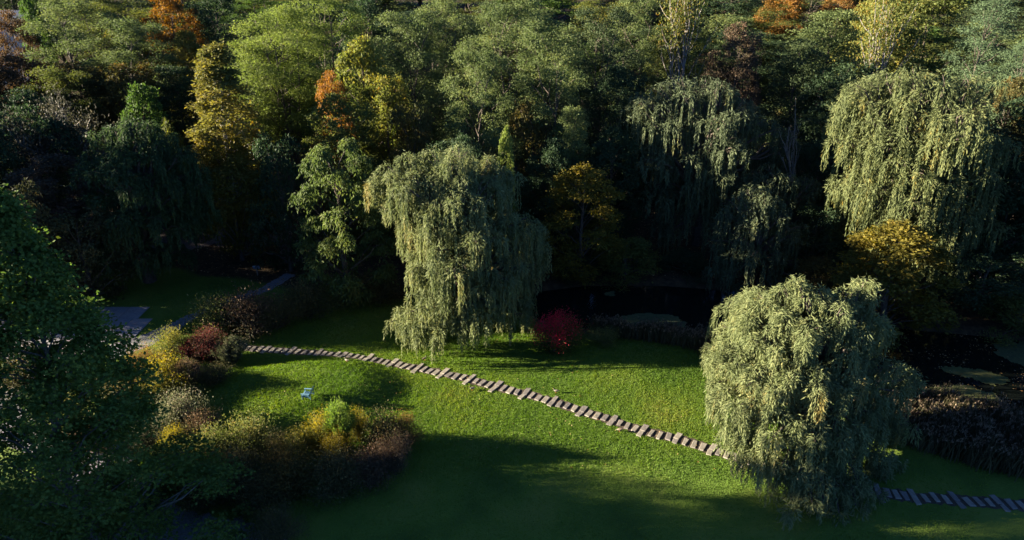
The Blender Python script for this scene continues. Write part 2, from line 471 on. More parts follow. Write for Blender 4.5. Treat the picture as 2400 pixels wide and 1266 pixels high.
# plaza of big pavers with a stepped edge, behind the foreground tree
plaza = empty('paved_plaza', (0, 0, 0)); tag(plaza, 'paved terrace of large grey slabs behind the foreground tree', kind='structure')
pj = np.random.default_rng(9)
pm = []
for k in range(4):
    V, F = box((0, 0, 0), (1.94, 1.24, .12), 0, .01, pj, .015)
    pm.append(mesh_from('paver', [(V, F, 0, None)], [PAVER[k % 2]]))
for iy in range(12):
    y = 50.0 + iy * 1.28
    xr = -37.3 if y > 62.4 else (-35.8 if y > 58.5 else -38.2)
    for ix in range(10):
        x = xr - 1 - ix * 2.0 - (iy % 2) * .0
        if x < -58: break
        o = link('paver', pm[int(pj.integers(4))], plaza)
        o.location = (x, y, tz(x, y) - .0 + pj.uniform(0, .008)); o.rotation_euler = (0, 0, pj.normal(0, .004))
strip('stone_walk', [(-37, 55.5), (-34.6, 57.6), (-33.2, 60.2), (-32, 62.4), (-29.5, 65.8), (-26.8, 68.8), (-25.2, 73)], [3.2, 2.6, 1.7, 1.4, 1.4, 1.4, 1.4], GRAVEL)
strip('gravel_path', [(-52, 52), (-40, 46.5), (-33, 42.5), (-29, 39.5), (-26, 36.5), (-22, 34.2), (-17, 33.2), (-13.5, 31), (-11, 27)], [5, 5, 4.2, 4, 3.6, 3, 2.8, 2.6, 2.6], GRAVEL, wn=.2)
strip('woodland_trail', [(-60, 88), (-50, 85.5), (-42, 84), (-36, 85.5), (-29, 84), (-25.2, 76), (-22, 92), (-20, 100)], [4, 6, 8, 7, 3, 2, 2, 2], TRAIL, wn=.5)

# ------------------------------------------------------------------ lawn blades (nobody could count them)
def near_path(x, y, r):
    C = np.array(cen); k = np.full(x.shape, 1e9)
    for i in range(len(C) - 1):
        a, b = C[i], C[i + 1]; e = b - a
        t = np.clip(((x - a[0]) * e[0] + (y - a[1]) * e[1]) / (e @ e), 0, 1)
        k = np.minimum(k, np.hypot(x - a[0] - t * e[0], y - a[1] - t * e[1]))
    return k < r
rg = np.random.default_rng(11)
def blades(n, x0, x1, y0, y1):
    x = rg.uniform(x0, x1, n); y = rg.uniform(y0, y1, n)
    u = x / (y * 1.0); k = (np.abs(u) < .86)
    sd = poly_sd(x, y, LAWN) + .8 * vnoise(x, y, 3.0, 8)
    k &= (sd < .2 + rg.normal(0, .3, n)) & (poly_sd(x, y, POND) > .8)
    k &= ~near_path(x, y, .5 + rg.random(n) * .12)
    k &= ~((x < -35.5) & (y < 65) & (y > 49)) & ~((x < -21) & (x > -40) & (np.abs(y - (33.9 + np.clip(-22 - x, -2, 20) * .72)) < 1.9))
    return x[k], y[k]
bx, by = blades(1450000, -46, 46, 27, 76)
dens = .20 + .80 * smooth(-36, -27, bx) * (1 - smooth(18, 27, bx)) * smooth(37, 43, by) * (1 - smooth(60, 66, by))
kk = rg.random(len(bx)) < dens
bx, by = bx[kk], by[kk]; nb = len(bx); print('blades', nb)
bz = terr(bx, by)
tuft = vnoise(bx, by, .22, 21) * .5 + vnoise(bx, by, .6, 22) * .4
big = vnoise(bx, by, 5.5, 23)
h = np.clip(.075 + .035 * tuft + rg.normal(0, .015, nb), .03, .16)
a = rg.uniform(0, 6.283, nb); w = .024 + .010 * rg.random(nb)
px_, py_ = np.cos(a) * w, np.sin(a) * w
lean = rg.normal(0, .035, (nb, 2))
V = np.stack([np.column_stack([bx - px_, by - py_, bz - .01]), np.column_stack([bx + px_, by + py_, bz - .01]),
              np.column_stack([bx + lean[:, 0], by + lean[:, 1], bz + h])], 1).reshape(-1, 3)
vv = np.clip(.44 + .20 * big + .14 * vnoise(bx, by, 1.7, 24) + .14 * tuft + rg.normal(0, .09, nb), 0, 1)
tag(link('grass', mesh_from('grass', [(V, np.arange(nb * 3).reshape(-1, 3), 0, vv)], [LM['grass']])),
    'short mown green grass blades covering the open lawn', 'grass', kind='stuff')

def scatter_leaves(name, n, x0, x1, y0, y1, size, cond, zf, label, mat='litter'):
    x = rg.uniform(x0, x1, n); y = rg.uniform(y0, y1, n)
    k = cond(x, y); x, y = x[k], y[k]; n = len(x)
    P = np.column_stack([x, y, zf(x, y)])
    a = rg.uniform(0, 6.283, n)
    D = unit(np.column_stack([np.cos(a), np.sin(a), rg.normal(0, .25, n)])); N = unit(np.column_stack([rg.normal(0, .4, n), rg.normal(0, .4, n), np.ones(n)]))
    V, F = leaf_quads(P, D, N, size * rg.uniform(.7, 1.3, n), size * .8)
    return tag(link(name, mesh_from(name, [(V, F, 0, rg.random(n))], [LM[mat]])), label, 'leaves', kind='stuff')
scatter_leaves('fallen_leaves', 1500, -30, 24, 38, 66, .10, lambda x, y: (vnoise(x, y, 4, 31) > rg.uniform(-.6, 1.2, len(x))) & (poly_sd(x, y, POND) > 1),
               lambda x, y: terr(x, y) + .09, 'pale fallen leaves dotted over the sunlit lawn')
scatter_leaves('forest_litter', 26000, -70, 60, 66, 130, .22, lambda x, y: (poly_sd(x, y, LAWN) > .4) & (poly_sd(x, y, POND) > .8),
               lambda x, y: terr(x, y) + .03, 'brown leaf litter covering the ground under the trees')
scatter_leaves('floating_leaves', 9000, 26, 60, 42, 60, .14, lambda x, y: (poly_sd(x, y, POND) < .2) & (vnoise(x, y, 2.2, 33) + .4 * vnoise(x, y, .8, 34) > rg.uniform(-.5, 1.3, len(x))),
               lambda x, y: np.full(len(x), WATER_Z + .02), 'brown and pale fallen leaves floating on the right part of the pond')

# ------------------------------------------------------------------ willow
def limb(rg, p0, p1, r0, r1, n=7, sag=.12, sides=6):
    p0 = np.asarray(p0, float); p1 = np.asarray(p1, float)
    t = np.linspace(0, 1, n)[:, None]
    L = np.linalg.norm(p1 - p0)
    P = p0 + (p1 - p0) * t
    P[:, 2] += (np.sin(t[:, 0] * math.pi)) * L * sag
    P[1:-1] += rg.normal(0, L * .018, (n - 2, 3))
    return tube(P, np.linspace(r0, r1, n), sides)

def willow_mesh(name, lobes, base, seed, mat, nleaf, zmin=0.1, llen=.40, lwid=.085, vbias=0.0):
    """lobes: list of (centre xyz, radius, drop). base: trunk foot. Returns trunk mesh and crown mesh."""
    rg = np.random.default_rng(seed)
    lobes = [(np.asarray(c, float), r, dr) for c, r, dr in lobes]
    C = np.array([l[0] for l in lobes])
    top = C[:, 2].max()
    axis_xy = np.array([C[:, 0].mean() * .5 + base[0] * .5, C[:, 1].mean() * .5 + base[1] * .5])
    area = np.array([r * (dr + r) for _, r, dr in lobes]); area /= area.sum()
    Ps, Ds, Ns, Vs, Ls = [], [], [], [], []
    for (c, r, dr), ar in zip(lobes, area):
        ns = max(6, int(nleaf * ar / (dr / .115)))                 # strands
        nt = max(4, ns // 7)                                        # tresses
        ta = rg.uniform(0, 6.283, nt); tr = np.sqrt(rg.random(nt)) * r
        tl = dr * rg.uniform(.5, 1.12, nt)
        k = rg.integers(0, nt, ns)
        sx = c[0] + np.cos(ta[k]) * tr[k] + rg.normal(0, .11, ns)
        sy = c[1] + np.sin(ta[k]) * tr[k] + rg.normal(0, .14, ns)
        rr = np.hypot(sx - c[0], sy - c[1]) / r
        sz = c[2] - .75 * r * np.clip(rr, 0, 1.3) ** 2 + rg.normal(0, .10, ns)
        ux = (sx - c[0]) / (rr * r + 1e-6); uy = (sy - c[1]) / (rr * r + 1e-6)
        ln = tl[k] * rg.uniform(.75, 1.1, ns)
        tv = rg.normal(0, .13, nt) + rg.normal(0, .07); tv2 = tv[k] + rg.normal(0, .05, ns)
        m = int(dr * 1.2 / .115)
        s = (np.arange(m) + rg.random((ns, m))) * .115
        ok = s < ln[:, None]
        outw = .38 * r * np.clip(rr, .15, 1)
        hx = outw[:, None] * (1 - np.exp(-s / .55)); rise = .30 * np.clip(rr, 0.2, 1)[:, None] * r * .6 * (np.sin(np.clip(s / .9, 0, 1) * math.pi))
        sway = rg.normal(0, .05, (ns, 1)) * s
        X = sx[:, None] + ux[:, None] * hx + sway; Yy = sy[:, None] + uy[:, None] * hx + rg.normal(0, .05, (ns, 1)) * s
        Zz = sz[:, None] - s * .93 + rise
        gz = zmin
        ok &= Zz > gz + .25 * rg.random((ns, 1))
        P = np.stack([X, Yy, Zz], -1)[ok]
        n = len(P)
        dirr = np.stack([ux[:, None] * np.exp(-s / .5) * .9, uy[:, None] * np.exp(-s / .5) * .9, -1 + 1.1 * np.exp(-s / .45)], -1)[ok]
        D = unit(dirr + rg.normal(0, .24, (n, 3)))
        N = unit(rg.normal(0, 1, (n, 3)) + np.stack([np.repeat(ux, m).reshape(ns, m), np.repeat(uy, m).reshape(ns, m), np.full((ns, m), .35)], -1)[ok] * .9)
        hue = (.40 + vbias + tv2[:, None] + .10 * (s / ln[:, None]))
        hue = np.broadcast_to(hue, s.shape)[ok] + rg.normal(0, .10, n) + .14 * vnoise(P[:, 0] + P[:, 2] * .5, P[:, 2] + P[:, 1] * .4, 2.0, seed)
        Ps.append(P); Ds.append(D); Ns.append(N); Vs.append(hue)
        # leafy cap where the arching twigs leave the bough
        nc = int(nleaf * ar * .13)
        ca = rg.uniform(0, 6.283, nc); cr = np.sqrt(rg.random(nc)); q = rg.integers(0, 14, nc)
        P = np.column_stack([c[0] + np.cos(ca) * cr * r, c[1] + np.sin(ca) * cr * r, c[2] - .75 * r * cr ** 2 + .16 * r * np.sin(ca * 5 + r * 9) * cr + rg.normal(0, .16, nc)])
        D = unit(np.column_stack([np.cos(ca) * cr, np.sin(ca) * cr, .15 - 1.2 * cr]) + rg.normal(0, .4, (nc, 3)))
        N = unit(rg.normal(0, .7, (nc, 3)) + np.column_stack([np.cos(ca) * cr, np.sin(ca) * cr, np.full(nc, .8)]))
        Ps.append(P); Ds.append(D); Ns.append(N); Vs.append(.42 + vbias + rg.normal(0, .12, nc) + .12 * vnoise(P[:, 0], P[:, 2] + P[:, 1], 2.0, seed))
    P = np.concatenate(Ps); D = np.concatenate(Ds); N = np.concatenate(Ns); v = np.clip(np.concatenate(Vs), 0, 1)
    n = len(P)
    o = np.array([base[0], base[1], base[2]])
    V, F = leaf_quads(P - o, D, N, llen * rg.uniform(.6, 1.25, n), lwid * rg.uniform(.7, 1.3, n))
    crown = mesh_from(name + '_crown', [(V, F, 0, v)], [mat])
    # wood
    H = top - base[2]
    W = []
    tp = np.array([(0, 0, -.4), (.05, .1, H * .12), (.2, 0, H * .25), (axis_xy[0] - base[0], axis_xy[1] - base[1], H * .45)]) * 1.0
    W.append(tube(tp, [.75, .6, .5, .38], 10))
    rmed = np.median([l[1] for l in lobes])
    for (c, r, dr) in lobes:
        if r < rmed and rg.random() < .75: continue
        c2 = c - o
        hgt = np.clip(c2[2] * .55, H * .12, H * .45)
        f = np.clip(hgt / (H * .45), 0, 1); p0 = np.array([np.interp(hgt, tp[:, 2], tp[:, 0]), np.interp(hgt, tp[:, 2], tp[:, 1]), hgt])
        end = c2 + np.array([0, 0, -.25])
        W.append(limb(rg, p0, end, .16 + .008 * H, .035, 8, .10, 6))
        for q in range(4):
            an = rg.uniform(0, 6.283); W.append(limb(rg, end - (end - p0) * .12, end + np.array([math.cos(an) * r * .75, math.sin(an) * r * .75, -.3 * r]), .03, .008, 5, .12, 4))
    trunk = mesh_from(name + '_trunk', [(V, F, 0, None, True) for V, F in W], [BARK])
    return trunk, crown, n

def willow(px_base, Yb, lobes_px, seed, mat, nleaf, label, back=True, **kw):
    """lobes traced as (px, py_top, halfwidth px, drop px, depth offset)"""
    b = at_depth(px_base, 633, Yb)
    # foot on terrain
    r = ray(px_base, 760)
    bx = (px_base - 1200) / FPX * math.hypot(Yb, 28)
    base = np.array([bx, Yb, tz(bx, Yb)])
    L = []
    rgb = np.random.default_rng(seed + 77)
    for (px, py, hw, dp, dy) in lobes_px:
        c = at_depth(px, py, Yb + dy)
        dist = math.sqrt(c[0] ** 2 + c[1] ** 2 + (CAMZ - c[2]) ** 2)
        sc = dist / FPX
        r = hw * sc; dr = dp * sc * 1.0
        c[2] -= .15 * r
        # every traced bough carries a few smaller tufts at different heights
        L.append((c + rgb.normal(0, .1, 3), r * .58, dr * .7))
        for q in range(4):
            a = 6.283 * q / 4 + rgb.uniform(-.6, .6); f = rgb.uniform(.42, .72)
            L.append((c + np.array([math.cos(a) * r * f * 1.15 + rgb.normal(0, .15), math.sin(a) * r * f * 1.3 - .35 + rgb.normal(0, .3), -r * rgb.uniform(.0, .8)]), r * rgb.uniform(.30, .52), dr * rgb.uniform(.4, .95)))
        if back and rgb.random() < .4:
            cb = c.copy(); cb[1] = 2 * Yb - c[1] + 3 + rgb.normal(0, 1); cb[0] = cb[0] * .75 + bx * .25; cb[2] -= .8 + rgb.random() * 1.5
            L.append((cb, r, dr))
    t, c, n = willow_mesh('willow', L, base, seed, LM[mat], nleaf, zmin=base[2] + .1, **kw)
    root = empty('weeping_willow', base)
    tag(root, label, 'willow tree', 'weeping willows')
    link('trunk', t, root); link('crown', c, root)
    return root

W1 = [(1075, 332, 55, 110, 0), (1005, 345, 60, 110, .5), (950, 352, 55, 110, 0), (912, 375, 42, 115, -.5), (893, 400, 26, 90, 0), (1110, 380, 70, 120, 2.5),
      (1150, 360, 45, 130, 3), (1180, 390, 42, 160, 3), (955, 400, 50, 120, -1.5), (1015, 395, 45, 100, -1), (1065, 390, 45, 80, -1),
      (930, 455, 40, 90, 0), (1000, 440, 60, 110, -1.5), (1060, 428, 60, 120, -2.5), (1110, 440, 45, 130, -2), (1030, 500, 60, 150, -3.5), (1090, 500, 60, 150, -4),
      (965, 500, 48, 120, -1.5), (1130, 520, 50, 140, -3), (1190, 480, 55, 190, 1), (1240, 500, 42, 180, 2), (1258, 560, 30, 150, 2), (1225, 600, 50, 140, 1),
      (985, 580, 42, 130, -2.5), (1020, 590, 50, 130, -4), (1080, 600, 60, 150, -5), (1140, 620, 55, 150, -4), (1180, 600, 50, 160, -2),
      (1010, 650, 45, 120, -4), (1060, 680, 55, 110, -5), (1110, 690, 50, 100, -4.5), (1160, 670, 50, 100, -3.5), (1210, 690, 40, 80, -1.5),
      (938, 718, 30, 75, -3), (965, 722, 38, 85, -4), (1000, 728, 42, 85, -5), (1050, 735, 40, 72, -5.5)]
W2 = [(1878, 650, 50, 120, 0), (1920, 668, 60, 140, -.5), (1980, 665, 60, 130, .5), (2025, 655, 32, 100, 1), (1830, 668, 45, 130, 0), (1790, 695, 50, 130, -.5),
      (1748, 718, 36, 100, 0), (1850, 735, 60, 150, -2.5), (1910, 740, 60, 160, -3), (1975, 740, 60, 160, -2.5), (2035, 720, 50, 150, -.5), (2075, 740, 32, 150, 1),
      (1790, 770, 55, 140, -2.5), (1690, 808, 32, 70, -1), (1725, 815, 48, 120, -2), (1675, 812, 18, 55, -1), (1785, 850, 60, 150, -4), (1850, 850, 60, 150, -4.5), (1915, 850, 60, 160, -4.5), (1975, 840, 55, 160, -4),
      (2010, 820, 45, 150, -3), (2060, 830, 50, 120, -1), (2125, 850, 32, 60, 1), (2090, 880, 40, 110, 0), (2050, 910, 45, 130, -2),
      (1672, 885, 28, 130, -2), (1700, 900, 45, 150, -3.5), (1750, 920, 55, 150, -5), (1820, 940, 60, 170, -5.8), (1890, 960, 60, 170, -6), (1960, 960, 60, 180, -5.6), (2030, 950, 55, 170, -4),
      (1710, 985, 36, 110, -4.5), (1755, 1010, 50, 110, -5.5), (1830, 1040, 55, 120, -6.5), (1910, 1060, 60, 120, -7), (1990, 1065, 60, 130, -6.2), (2060, 1040, 45, 140, -4.4),
      (1900, 1120, 50, 70, -7.8), (1970, 1130, 55, 80, -7.5), (1840, 1110, 45, 60, -7), (2040, 1110, 48, 80, -5.5), (2085, 1060, 40, 110, -4), (2010, 1160, 45, 50, -7), (2110, 960, 36, 110, -1.5), (2150, 862, 24, 50, 1.5), (1870, 640, 22, 60, 0), (2040, 648, 20, 60, .5), (1760, 705, 24, 60, 0), (2090, 1110, 38, 70, -4.5)]
W3 = [(2080, 152, 62, 110, 0), (2145, 140, 62, 110, .5), (2210, 158, 55, 100, 0), (2268, 172, 48, 80, .5), (2310, 170, 26, 70, 1), (2028, 175, 45, 120, -.5), (1992, 220, 40, 120, 0), (1970, 262, 26, 60, 0),
      (2100, 215, 62, 130, -2.5), (2165, 205, 60, 130, -3), (2230, 225, 55, 100, -2.5), (2270, 205, 40, 80, -1), (2045, 270, 55, 130, -2), (2000, 310, 42, 110, -1.5),
      (2110, 300, 60, 120, -4), (2175, 290, 50, 90, -3.5), (2235, 275, 60, 95, -3), (2290, 285, 38, 80, -1.5), (2330, 310, 26, 80, 0), (2355, 315, 20, 70, .5), (2312, 345, 22, 60, 0),
      (2050, 370, 55, 120, -3.5), (2000, 400, 42, 90, -2), (1965, 408, 26, 60, -1), (2105, 390, 60, 120, -4.5), (2150, 375, 50, 140, -4.5), (2210, 350, 60, 170, -1), (2270, 350, 55, 180, 0), (2330, 400, 40, 170, 1),
      (2060, 450, 50, 90, -4), (2095, 470, 48, 80, -5), (2140, 470, 42, 110, -5), (2200, 460, 50, 120, -3), (2260, 470, 50, 150, -2), (2320, 500, 40, 130, 0),
      (2135, 520, 38, 90, -4), (2190, 530, 40, 80, -4), (2230, 560, 36, 100, -3), (2170, 590, 40, 90, -2), (2060, 540, 40, 120, -2), (2000, 500, 40, 130, 1)]
W4 = [(1600, 168, 55, 130, 0), (1655, 172, 55, 130, 0), (1545, 192, 52, 120, 0), (1500, 215, 36, 110, 0), (1710, 200, 50, 150, 1), (1760, 235, 42, 180, 2), (1800, 270, 42, 200, 3), (1850, 320, 42, 200, 3),
      (1515, 250, 42, 100, -2), (1575, 262, 48, 110, -2.5), (1635, 255, 45, 110, -2), (1530, 330, 40, 100, -2), (1595, 340, 42, 140, -3), (1545, 345, 50, 60, -3.5), (1540, 420, 45, 130, -3), (1600, 430, 42, 140, -3), (1660, 400, 50, 140, -2), (1560, 500, 40, 110, -3),
      (1680, 265, 30, 70, -5.5), (1715, 258, 32, 70, -5.5), (1700, 300, 45, 80, -5.5), (1665, 330, 26, 60, -5), (1735, 320, 25, 60, -5), (1680, 380, 40, 80, -5.5), (1705, 375, 28, 60, -5.5), (1650, 410, 36, 100, -5)]
W5 = [(1755, 437, 30, 80, 0), (1790, 432, 28, 80, 0), (1720, 470, 36, 110, 0), (1770, 475, 45, 120, -1.5), (1820, 460, 36, 120, 0), (1850, 520, 40, 130, 1), (1700, 530, 36, 110, -.5), (1750, 560, 46, 130, -2), (1810, 560, 45, 130, -1.5),
      (1700, 610, 38, 120, -1), (1760, 650, 45, 100, -2.5), (1820, 640, 45, 110, -2), (1862, 600, 36, 130, 0)]
W6 = [(1800, 380, 36, 90, 0), (1765, 400, 36, 110, 0), (1850, 398, 45, 110, 0), (1895, 405, 30, 90, 1), (1830, 440, 45, 130, 0), (1880, 460, 36, 130, 1), (1900, 430, 22, 70, 0)]
W7 = [(305, 268, 45, 110, 0), (345, 280, 45, 120, .5), (260, 290, 42, 100, 0), (385, 310, 45, 140, 1), (225, 330, 38, 90, -.5), (275, 335, 40, 80, -2), (330, 340, 50, 110, -2), (218, 372, 26, 50, -2), (262, 380, 34, 70, -3.5), (425, 345, 45, 140, 1),
      (320, 400, 50, 120, -3), (380, 400, 50, 140, -1.5), (455, 380, 40, 120, 1), (270, 440, 42, 110, -2.5), (340, 460, 50, 130, -3), (410, 470, 48, 140, -1), (230, 430, 36, 110, 0), (460, 450, 36, 130, 1),
      (300, 485, 40, 180, -4), (350, 560, 40, 120, -3), (260, 540, 40, 140, -2.5), (400, 560, 36, 100, 0)]
willow(1085, 60, W1, 101, 'willow', 150000, 'tall grey-green weeping willow in the middle, its sunlit side overhanging the lawn')
W2 = [(1885 + (a - 1885) * .955, b, c * .88, d * .78, e) for a, b, c, d, e in W2]
willow(1900, 43.5, W2, 102, 'willow', 165000, 'broad sunlit weeping willow nearest the viewer, standing over the stepping stones', llen=.36, lwid=.072)
W3 = [(a, b, c, d, e - np.clip((a - 2060) / 60.0, -1, 4.5)) for a, b, c, d, e in W3]
willow(2150, 72, W3, 103, 'willow_gold', 130000, 'huge weeping willow with yellow sprays, high at the right beyond the pond', llen=.44, lwid=.10)
willow(1640, 82, W4, 104, 'willow_shaded', 62000, 'bluish shaded weeping willow with a few sunlit tresses, behind the pond', llen=.46, lwid=.11)
willow(1780, 70.5, W5, 105, 'willow_shaded', 30000, 'low weeping willow trailing dark strands over the far pond edge, top tuft lit', llen=.44, lwid=.10)
willow(1830, 77, W6, 106, 'willow_shaded', 16000, 'small weeping willow crown just behind the low one trailing over the pond', llen=.44, lwid=.105)
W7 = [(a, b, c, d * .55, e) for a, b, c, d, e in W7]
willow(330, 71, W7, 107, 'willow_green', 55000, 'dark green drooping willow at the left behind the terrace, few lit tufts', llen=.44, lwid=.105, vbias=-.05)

# ------------------------------------------------------------------ broadleaf trees
def tree_mesh(name, seed, H=20., Rr=6., base=.25, nl=26, ncl=20, nleaf=26, ls=.30, style='round', lobe=.32, csz=.75, stems=1,
              flat=.75, droop=.15, mat='green', bark=None, trunk_r=.35, lw=.62, twigs=2, show=0.0, vfreq=3.5, fill=.15):
    rg = np.random.default_rng(seed)
    Ps, Ns, Ds, Vs, W = [], [], [], [], []
    tops = []
    for s in range(stems):
        a = 6.283 * s / max(stems, 1) + rg.uniform(0, .5); k = 0 if stems == 1 else Rr * .35
        tops.append((math.cos(a) * k, math.sin(a) * k))
    tp = []
    for sx, sy in tops:
        P = np.array([(0, 0, -.5), (sx * .12, sy * .12, H * .1), (sx * .45, sy * .45, H * .35), (sx * .8, sy * .8, H * .6), (sx, sy, H * .86)], float)
        P[1:, :2] += rg.normal(0, .02 * H, (4, 2)) * np.array([.2, .5, .8, 1])[:, None]
        f = 1 if stems == 1 else .62
        W.append(tube(P, np.array([1.25, 1, .75, .45, .12]) * trunk_r * f, 8)); tp.append(P)
    for i in range(nl):
        t = (i + rg.uniform(0, 1)) / nl
        z = H * (base + (1 - base) * t)
        if style == 'round': e = math.sqrt(max(0, 1 - (2 * (t ** .85) - 1) ** 2 * .85))
        elif style == 'fan': e = (.55 + .55 * t) * math.sqrt(max(.02, 1 - max(0, (t - .55) / .45) ** 2.2))
        elif style == 'cone': e = (1 - t) ** (.95 if show else .75) * min(1, (.85 if show else .55) + t * 3)
        elif style == 'layer': e = (1 - .75 * t ** 1.3) * (.75 + .35 * rg.random())
        elif style == 'column': e = math.sqrt(max(0.03, 1 - t ** 2.2)) * min(1, .6 + 2 * t)
        else: e = 1
        a = i * 2.39996 + rg.normal(0, .35)
        inner = rg.random() < fill
        rho = e * Rr * (rg.uniform(0, .4) if inner else rg.uniform(.58, .86))
        lr = lobe * Rr * rg.uniform(.75, 1.25) * (.55 + .45 * e)
        c = np.array([math.cos(a) * rho, math.sin(a) * rho, z - lr * .4])
        # limb
        st = tp[int(rg.integers(stems))]
        zh = max(c[2] - rho * rg.uniform(.7, 1.2), H * base * .55); zh = min(zh, H * .8)
        p0 = np.array([np.interp(zh, st[:, 2], st[:, 0]), np.interp(zh, st[:, 2], st[:, 1]), zh])
        W.append(limb(rg, p0, c, trunk_r * (.34 - .2 * t), .03, 6, -.04 if style == 'fan' else .05, 5))
        hue0 = rg.normal(0, .09)
        n = ncl
        dr = unit(rg.normal(0, 1, (n, 3)) + np.array([math.cos(a) * .55, math.sin(a) * .55, .5]))
        cc = c + dr * lr * rg.uniform(.55, 1.12, (n, 1)) * np.array([1, 1, flat])
        for q in range(twigs):
            W.append(limb(rg, c - np.array([0, 0, .1]), cc[q], .028, .01, 4, .05, 3))
        m = nleaf
        off = rg.normal(0, 1, (n, m, 3)) * np.array([csz, csz, csz * .38]) * .55
        rad2 = (off[..., 0] ** 2 + off[..., 1] ** 2)
        off[..., 2] -= droop * rad2 / (csz + .01)
        P = (cc[:, None] + off).reshape(-1, 3)
        outd = np.repeat(dr, m, 0)
        D = unit(rg.normal(0, 1, (n * m, 3)) * np.array([1, 1, .4]) + outd * .5 + np.array([0, 0, -droop * 2]))
        N = unit(rg.normal(0, .75, (n * m, 3)) + outd * .5 + np.array([0, 0, .25]))
        v = .42 + hue0 + np.repeat(rg.normal(0, .10, n), m) + rg.normal(0, .10, n * m) + .16 * vnoise(P[:, 0] + P[:, 2] * .6, P[:, 1] + P[:, 2], vfreq, seed)
        Ps.append(P); Ds.append(D); Ns.append(N); Vs.append(v)
    P = np.concatenate(Ps); D = np.concatenate(Ds); N = np.concatenate(Ns); v = np.clip(np.concatenate(Vs), 0, 1)
    k = len(P); V, F = leaf_quads(P, D, N, ls * rg.uniform(.6, 1.3, k), ls * lw * rg.uniform(.7, 1.2, k))
    crown = mesh_from(name + '_crown', [(V, F, 0, v)], [LM[mat]])
    trunk = mesh_from(name + '_trunk', [(V, F, 0, None, True) for V, F in W], [bark or BARK])
    return dict(trunk=trunk, crown=crown, H=H, R=Rr)

def bare_mesh(seed, H=14., Rr=5., mat='bronze', leaves=1500, stems=7, bark=None, ls=.22):
    rg = np.random.default_rng(seed); W = []; tips = []
    def grow(p, d, L, r, lev):
        n = 5; P = [p]
        for k in range(n - 1):
            d = unit(d + rg.normal(0, .10, 3) + np.array([0, 0, .05])); P.append(P[-1] + d * L / (n - 1))
        W.append(tube(P, np.linspace(r, r * .5, n), 5 if lev < 2 else 3))
        if lev >= 3: tips.append(P[-1]); tips.append(P[2]); return
        for q in range(3 if lev else stems):
            k = int(rg.integers(2, n)); a = rg.uniform(0, 6.283)
            nd = unit(d + np.array([math.cos(a), math.sin(a), .15]) * (.55 if lev else .42))
            grow(P[k], nd, L * rg.uniform(.55, .8), r * .5, lev + 1)
    grow(np.array([0, 0, -.3]), np.array([0, 0, 1.]), H * .36, .30, 0)
    tips = np.array(tips)
    sc = np.array([Rr / max(1, np.abs(tips[:, :2]).max()), Rr / max(1, np.abs(tips[:, :2]).max()), H / tips[:, 2].max()])
    W = [(V * sc, F) for V, F in W]; tips = tips * sc
    P = tips[rg.integers(0, len(tips), leaves)] + rg.normal(0, .45, (leaves, 3))
    D = unit(rg.normal(0, 1, (leaves, 3))); N = unit(rg.normal(0, 1, (leaves, 3)))
    V, F = leaf_quads(P, D, N, ls, ls * .6)
    return dict(trunk=mesh_from('bare_trunk', [(V_, F_, 0, None, True) for V_, F_ in W], [bark or BARK_GREY]),
                crown=mesh_from('bare_crown', [(V, F, 0, rg.random(leaves))], [LM[mat]]), H=H, R=Rr)

T = {}
T['locA'] = tree_mesh('locust', 1, H=24, Rr=6.5, base=.38, nl=38, ncl=30, nleaf=38, ls=.205, style='fan', lobe=.30, csz=.9, stems=5, flat=.6, mat='lime', trunk_r=.38, show=1)
T['locB'] = tree_mesh('locust', 2, H=24, Rr=6.0, base=.30, nl=36, ncl=28, nleaf=36, ls=.21, style='fan', lobe=.32, csz=.85, stems=2, flat=.6, mat='lime', trunk_r=.38)
T['locC'] = tree_mesh('locust', 3, H=22, Rr=6.5, base=.15, nl=38, ncl=26, nleaf=36, ls=.24, style='round', lobe=.27, csz=.9, stems=2, flat=.5, mat='sage')
T['rndA'] = tree_mesh('broadleaf', 4, H=18, Rr=6, base=.12, nl=34, ncl=24, nleaf=30, ls=.32, style='round', lobe=.30, csz=.7, mat='green')
T['rndB'] = tree_mesh('broadleaf', 5, H=16, Rr=6, base=.08, nl=32, ncl=22, nleaf=28, ls=.34, style='round', lobe=.33, csz=.75, mat='green')
T['mapA'] = tree_mesh('maple', 6, H=15, Rr=5, base=.12, nl=30, ncl=22, nleaf=26, ls=.36, style='column', lobe=.32, csz=.65, mat='green')
T['undA'] = tree_mesh('understory', 7, H=9, Rr=5, base=.10, nl=22, ncl=18, nleaf=22, ls=.30, style='round', lobe=.34, csz=.7, mat='darkgreen')
T['undB'] = tree_mesh('understory', 8, H=7, Rr=4.5, base=.02, nl=20, ncl=18, nleaf=22, ls=.30, style='layer', lobe=.34, csz=.75, mat='darkgreen')
T['cone'] = tree_mesh('cone_tree', 9, H=24, Rr=5, base=.16, nl=58, ncl=20, nleaf=24, ls=.30, style='cone', lobe=.27, csz=.55, mat='gold', bark=BARK_PALE, trunk_r=.34, fill=.1)
T['pine'] = tree_mesh('pine', 10, H=22, Rr=6, base=.25, nl=40, ncl=20, nleaf=30, ls=.26, style='layer', lobe=.30, csz=.8, flat=.28, droop=.02, lw=.28, mat='pine', trunk_r=.4)
T['laye'] = tree_mesh('layered', 11, H=20, Rr=6.5, base=.2, nl=40, ncl=22, nleaf=28, ls=.27, style='layer', lobe=.32, csz=.95, flat=.28, droop=.04, mat='sage')
T['waln'] = tree_mesh('walnut', 12, H=17, Rr=5.2, base=.06, nl=40, ncl=13, nleaf=34, ls=.42, style='round', lobe=.24, csz=.62, droop=.75, lw=.42, mat='walnut', fill=.05)
T['bareA'] = bare_mesh(13, H=15, Rr=5.5, mat='olive', leaves=4500)
T['bareB'] = bare_mesh(14, H=11, Rr=3.5, mat='bronze', leaves=300, stems=5)
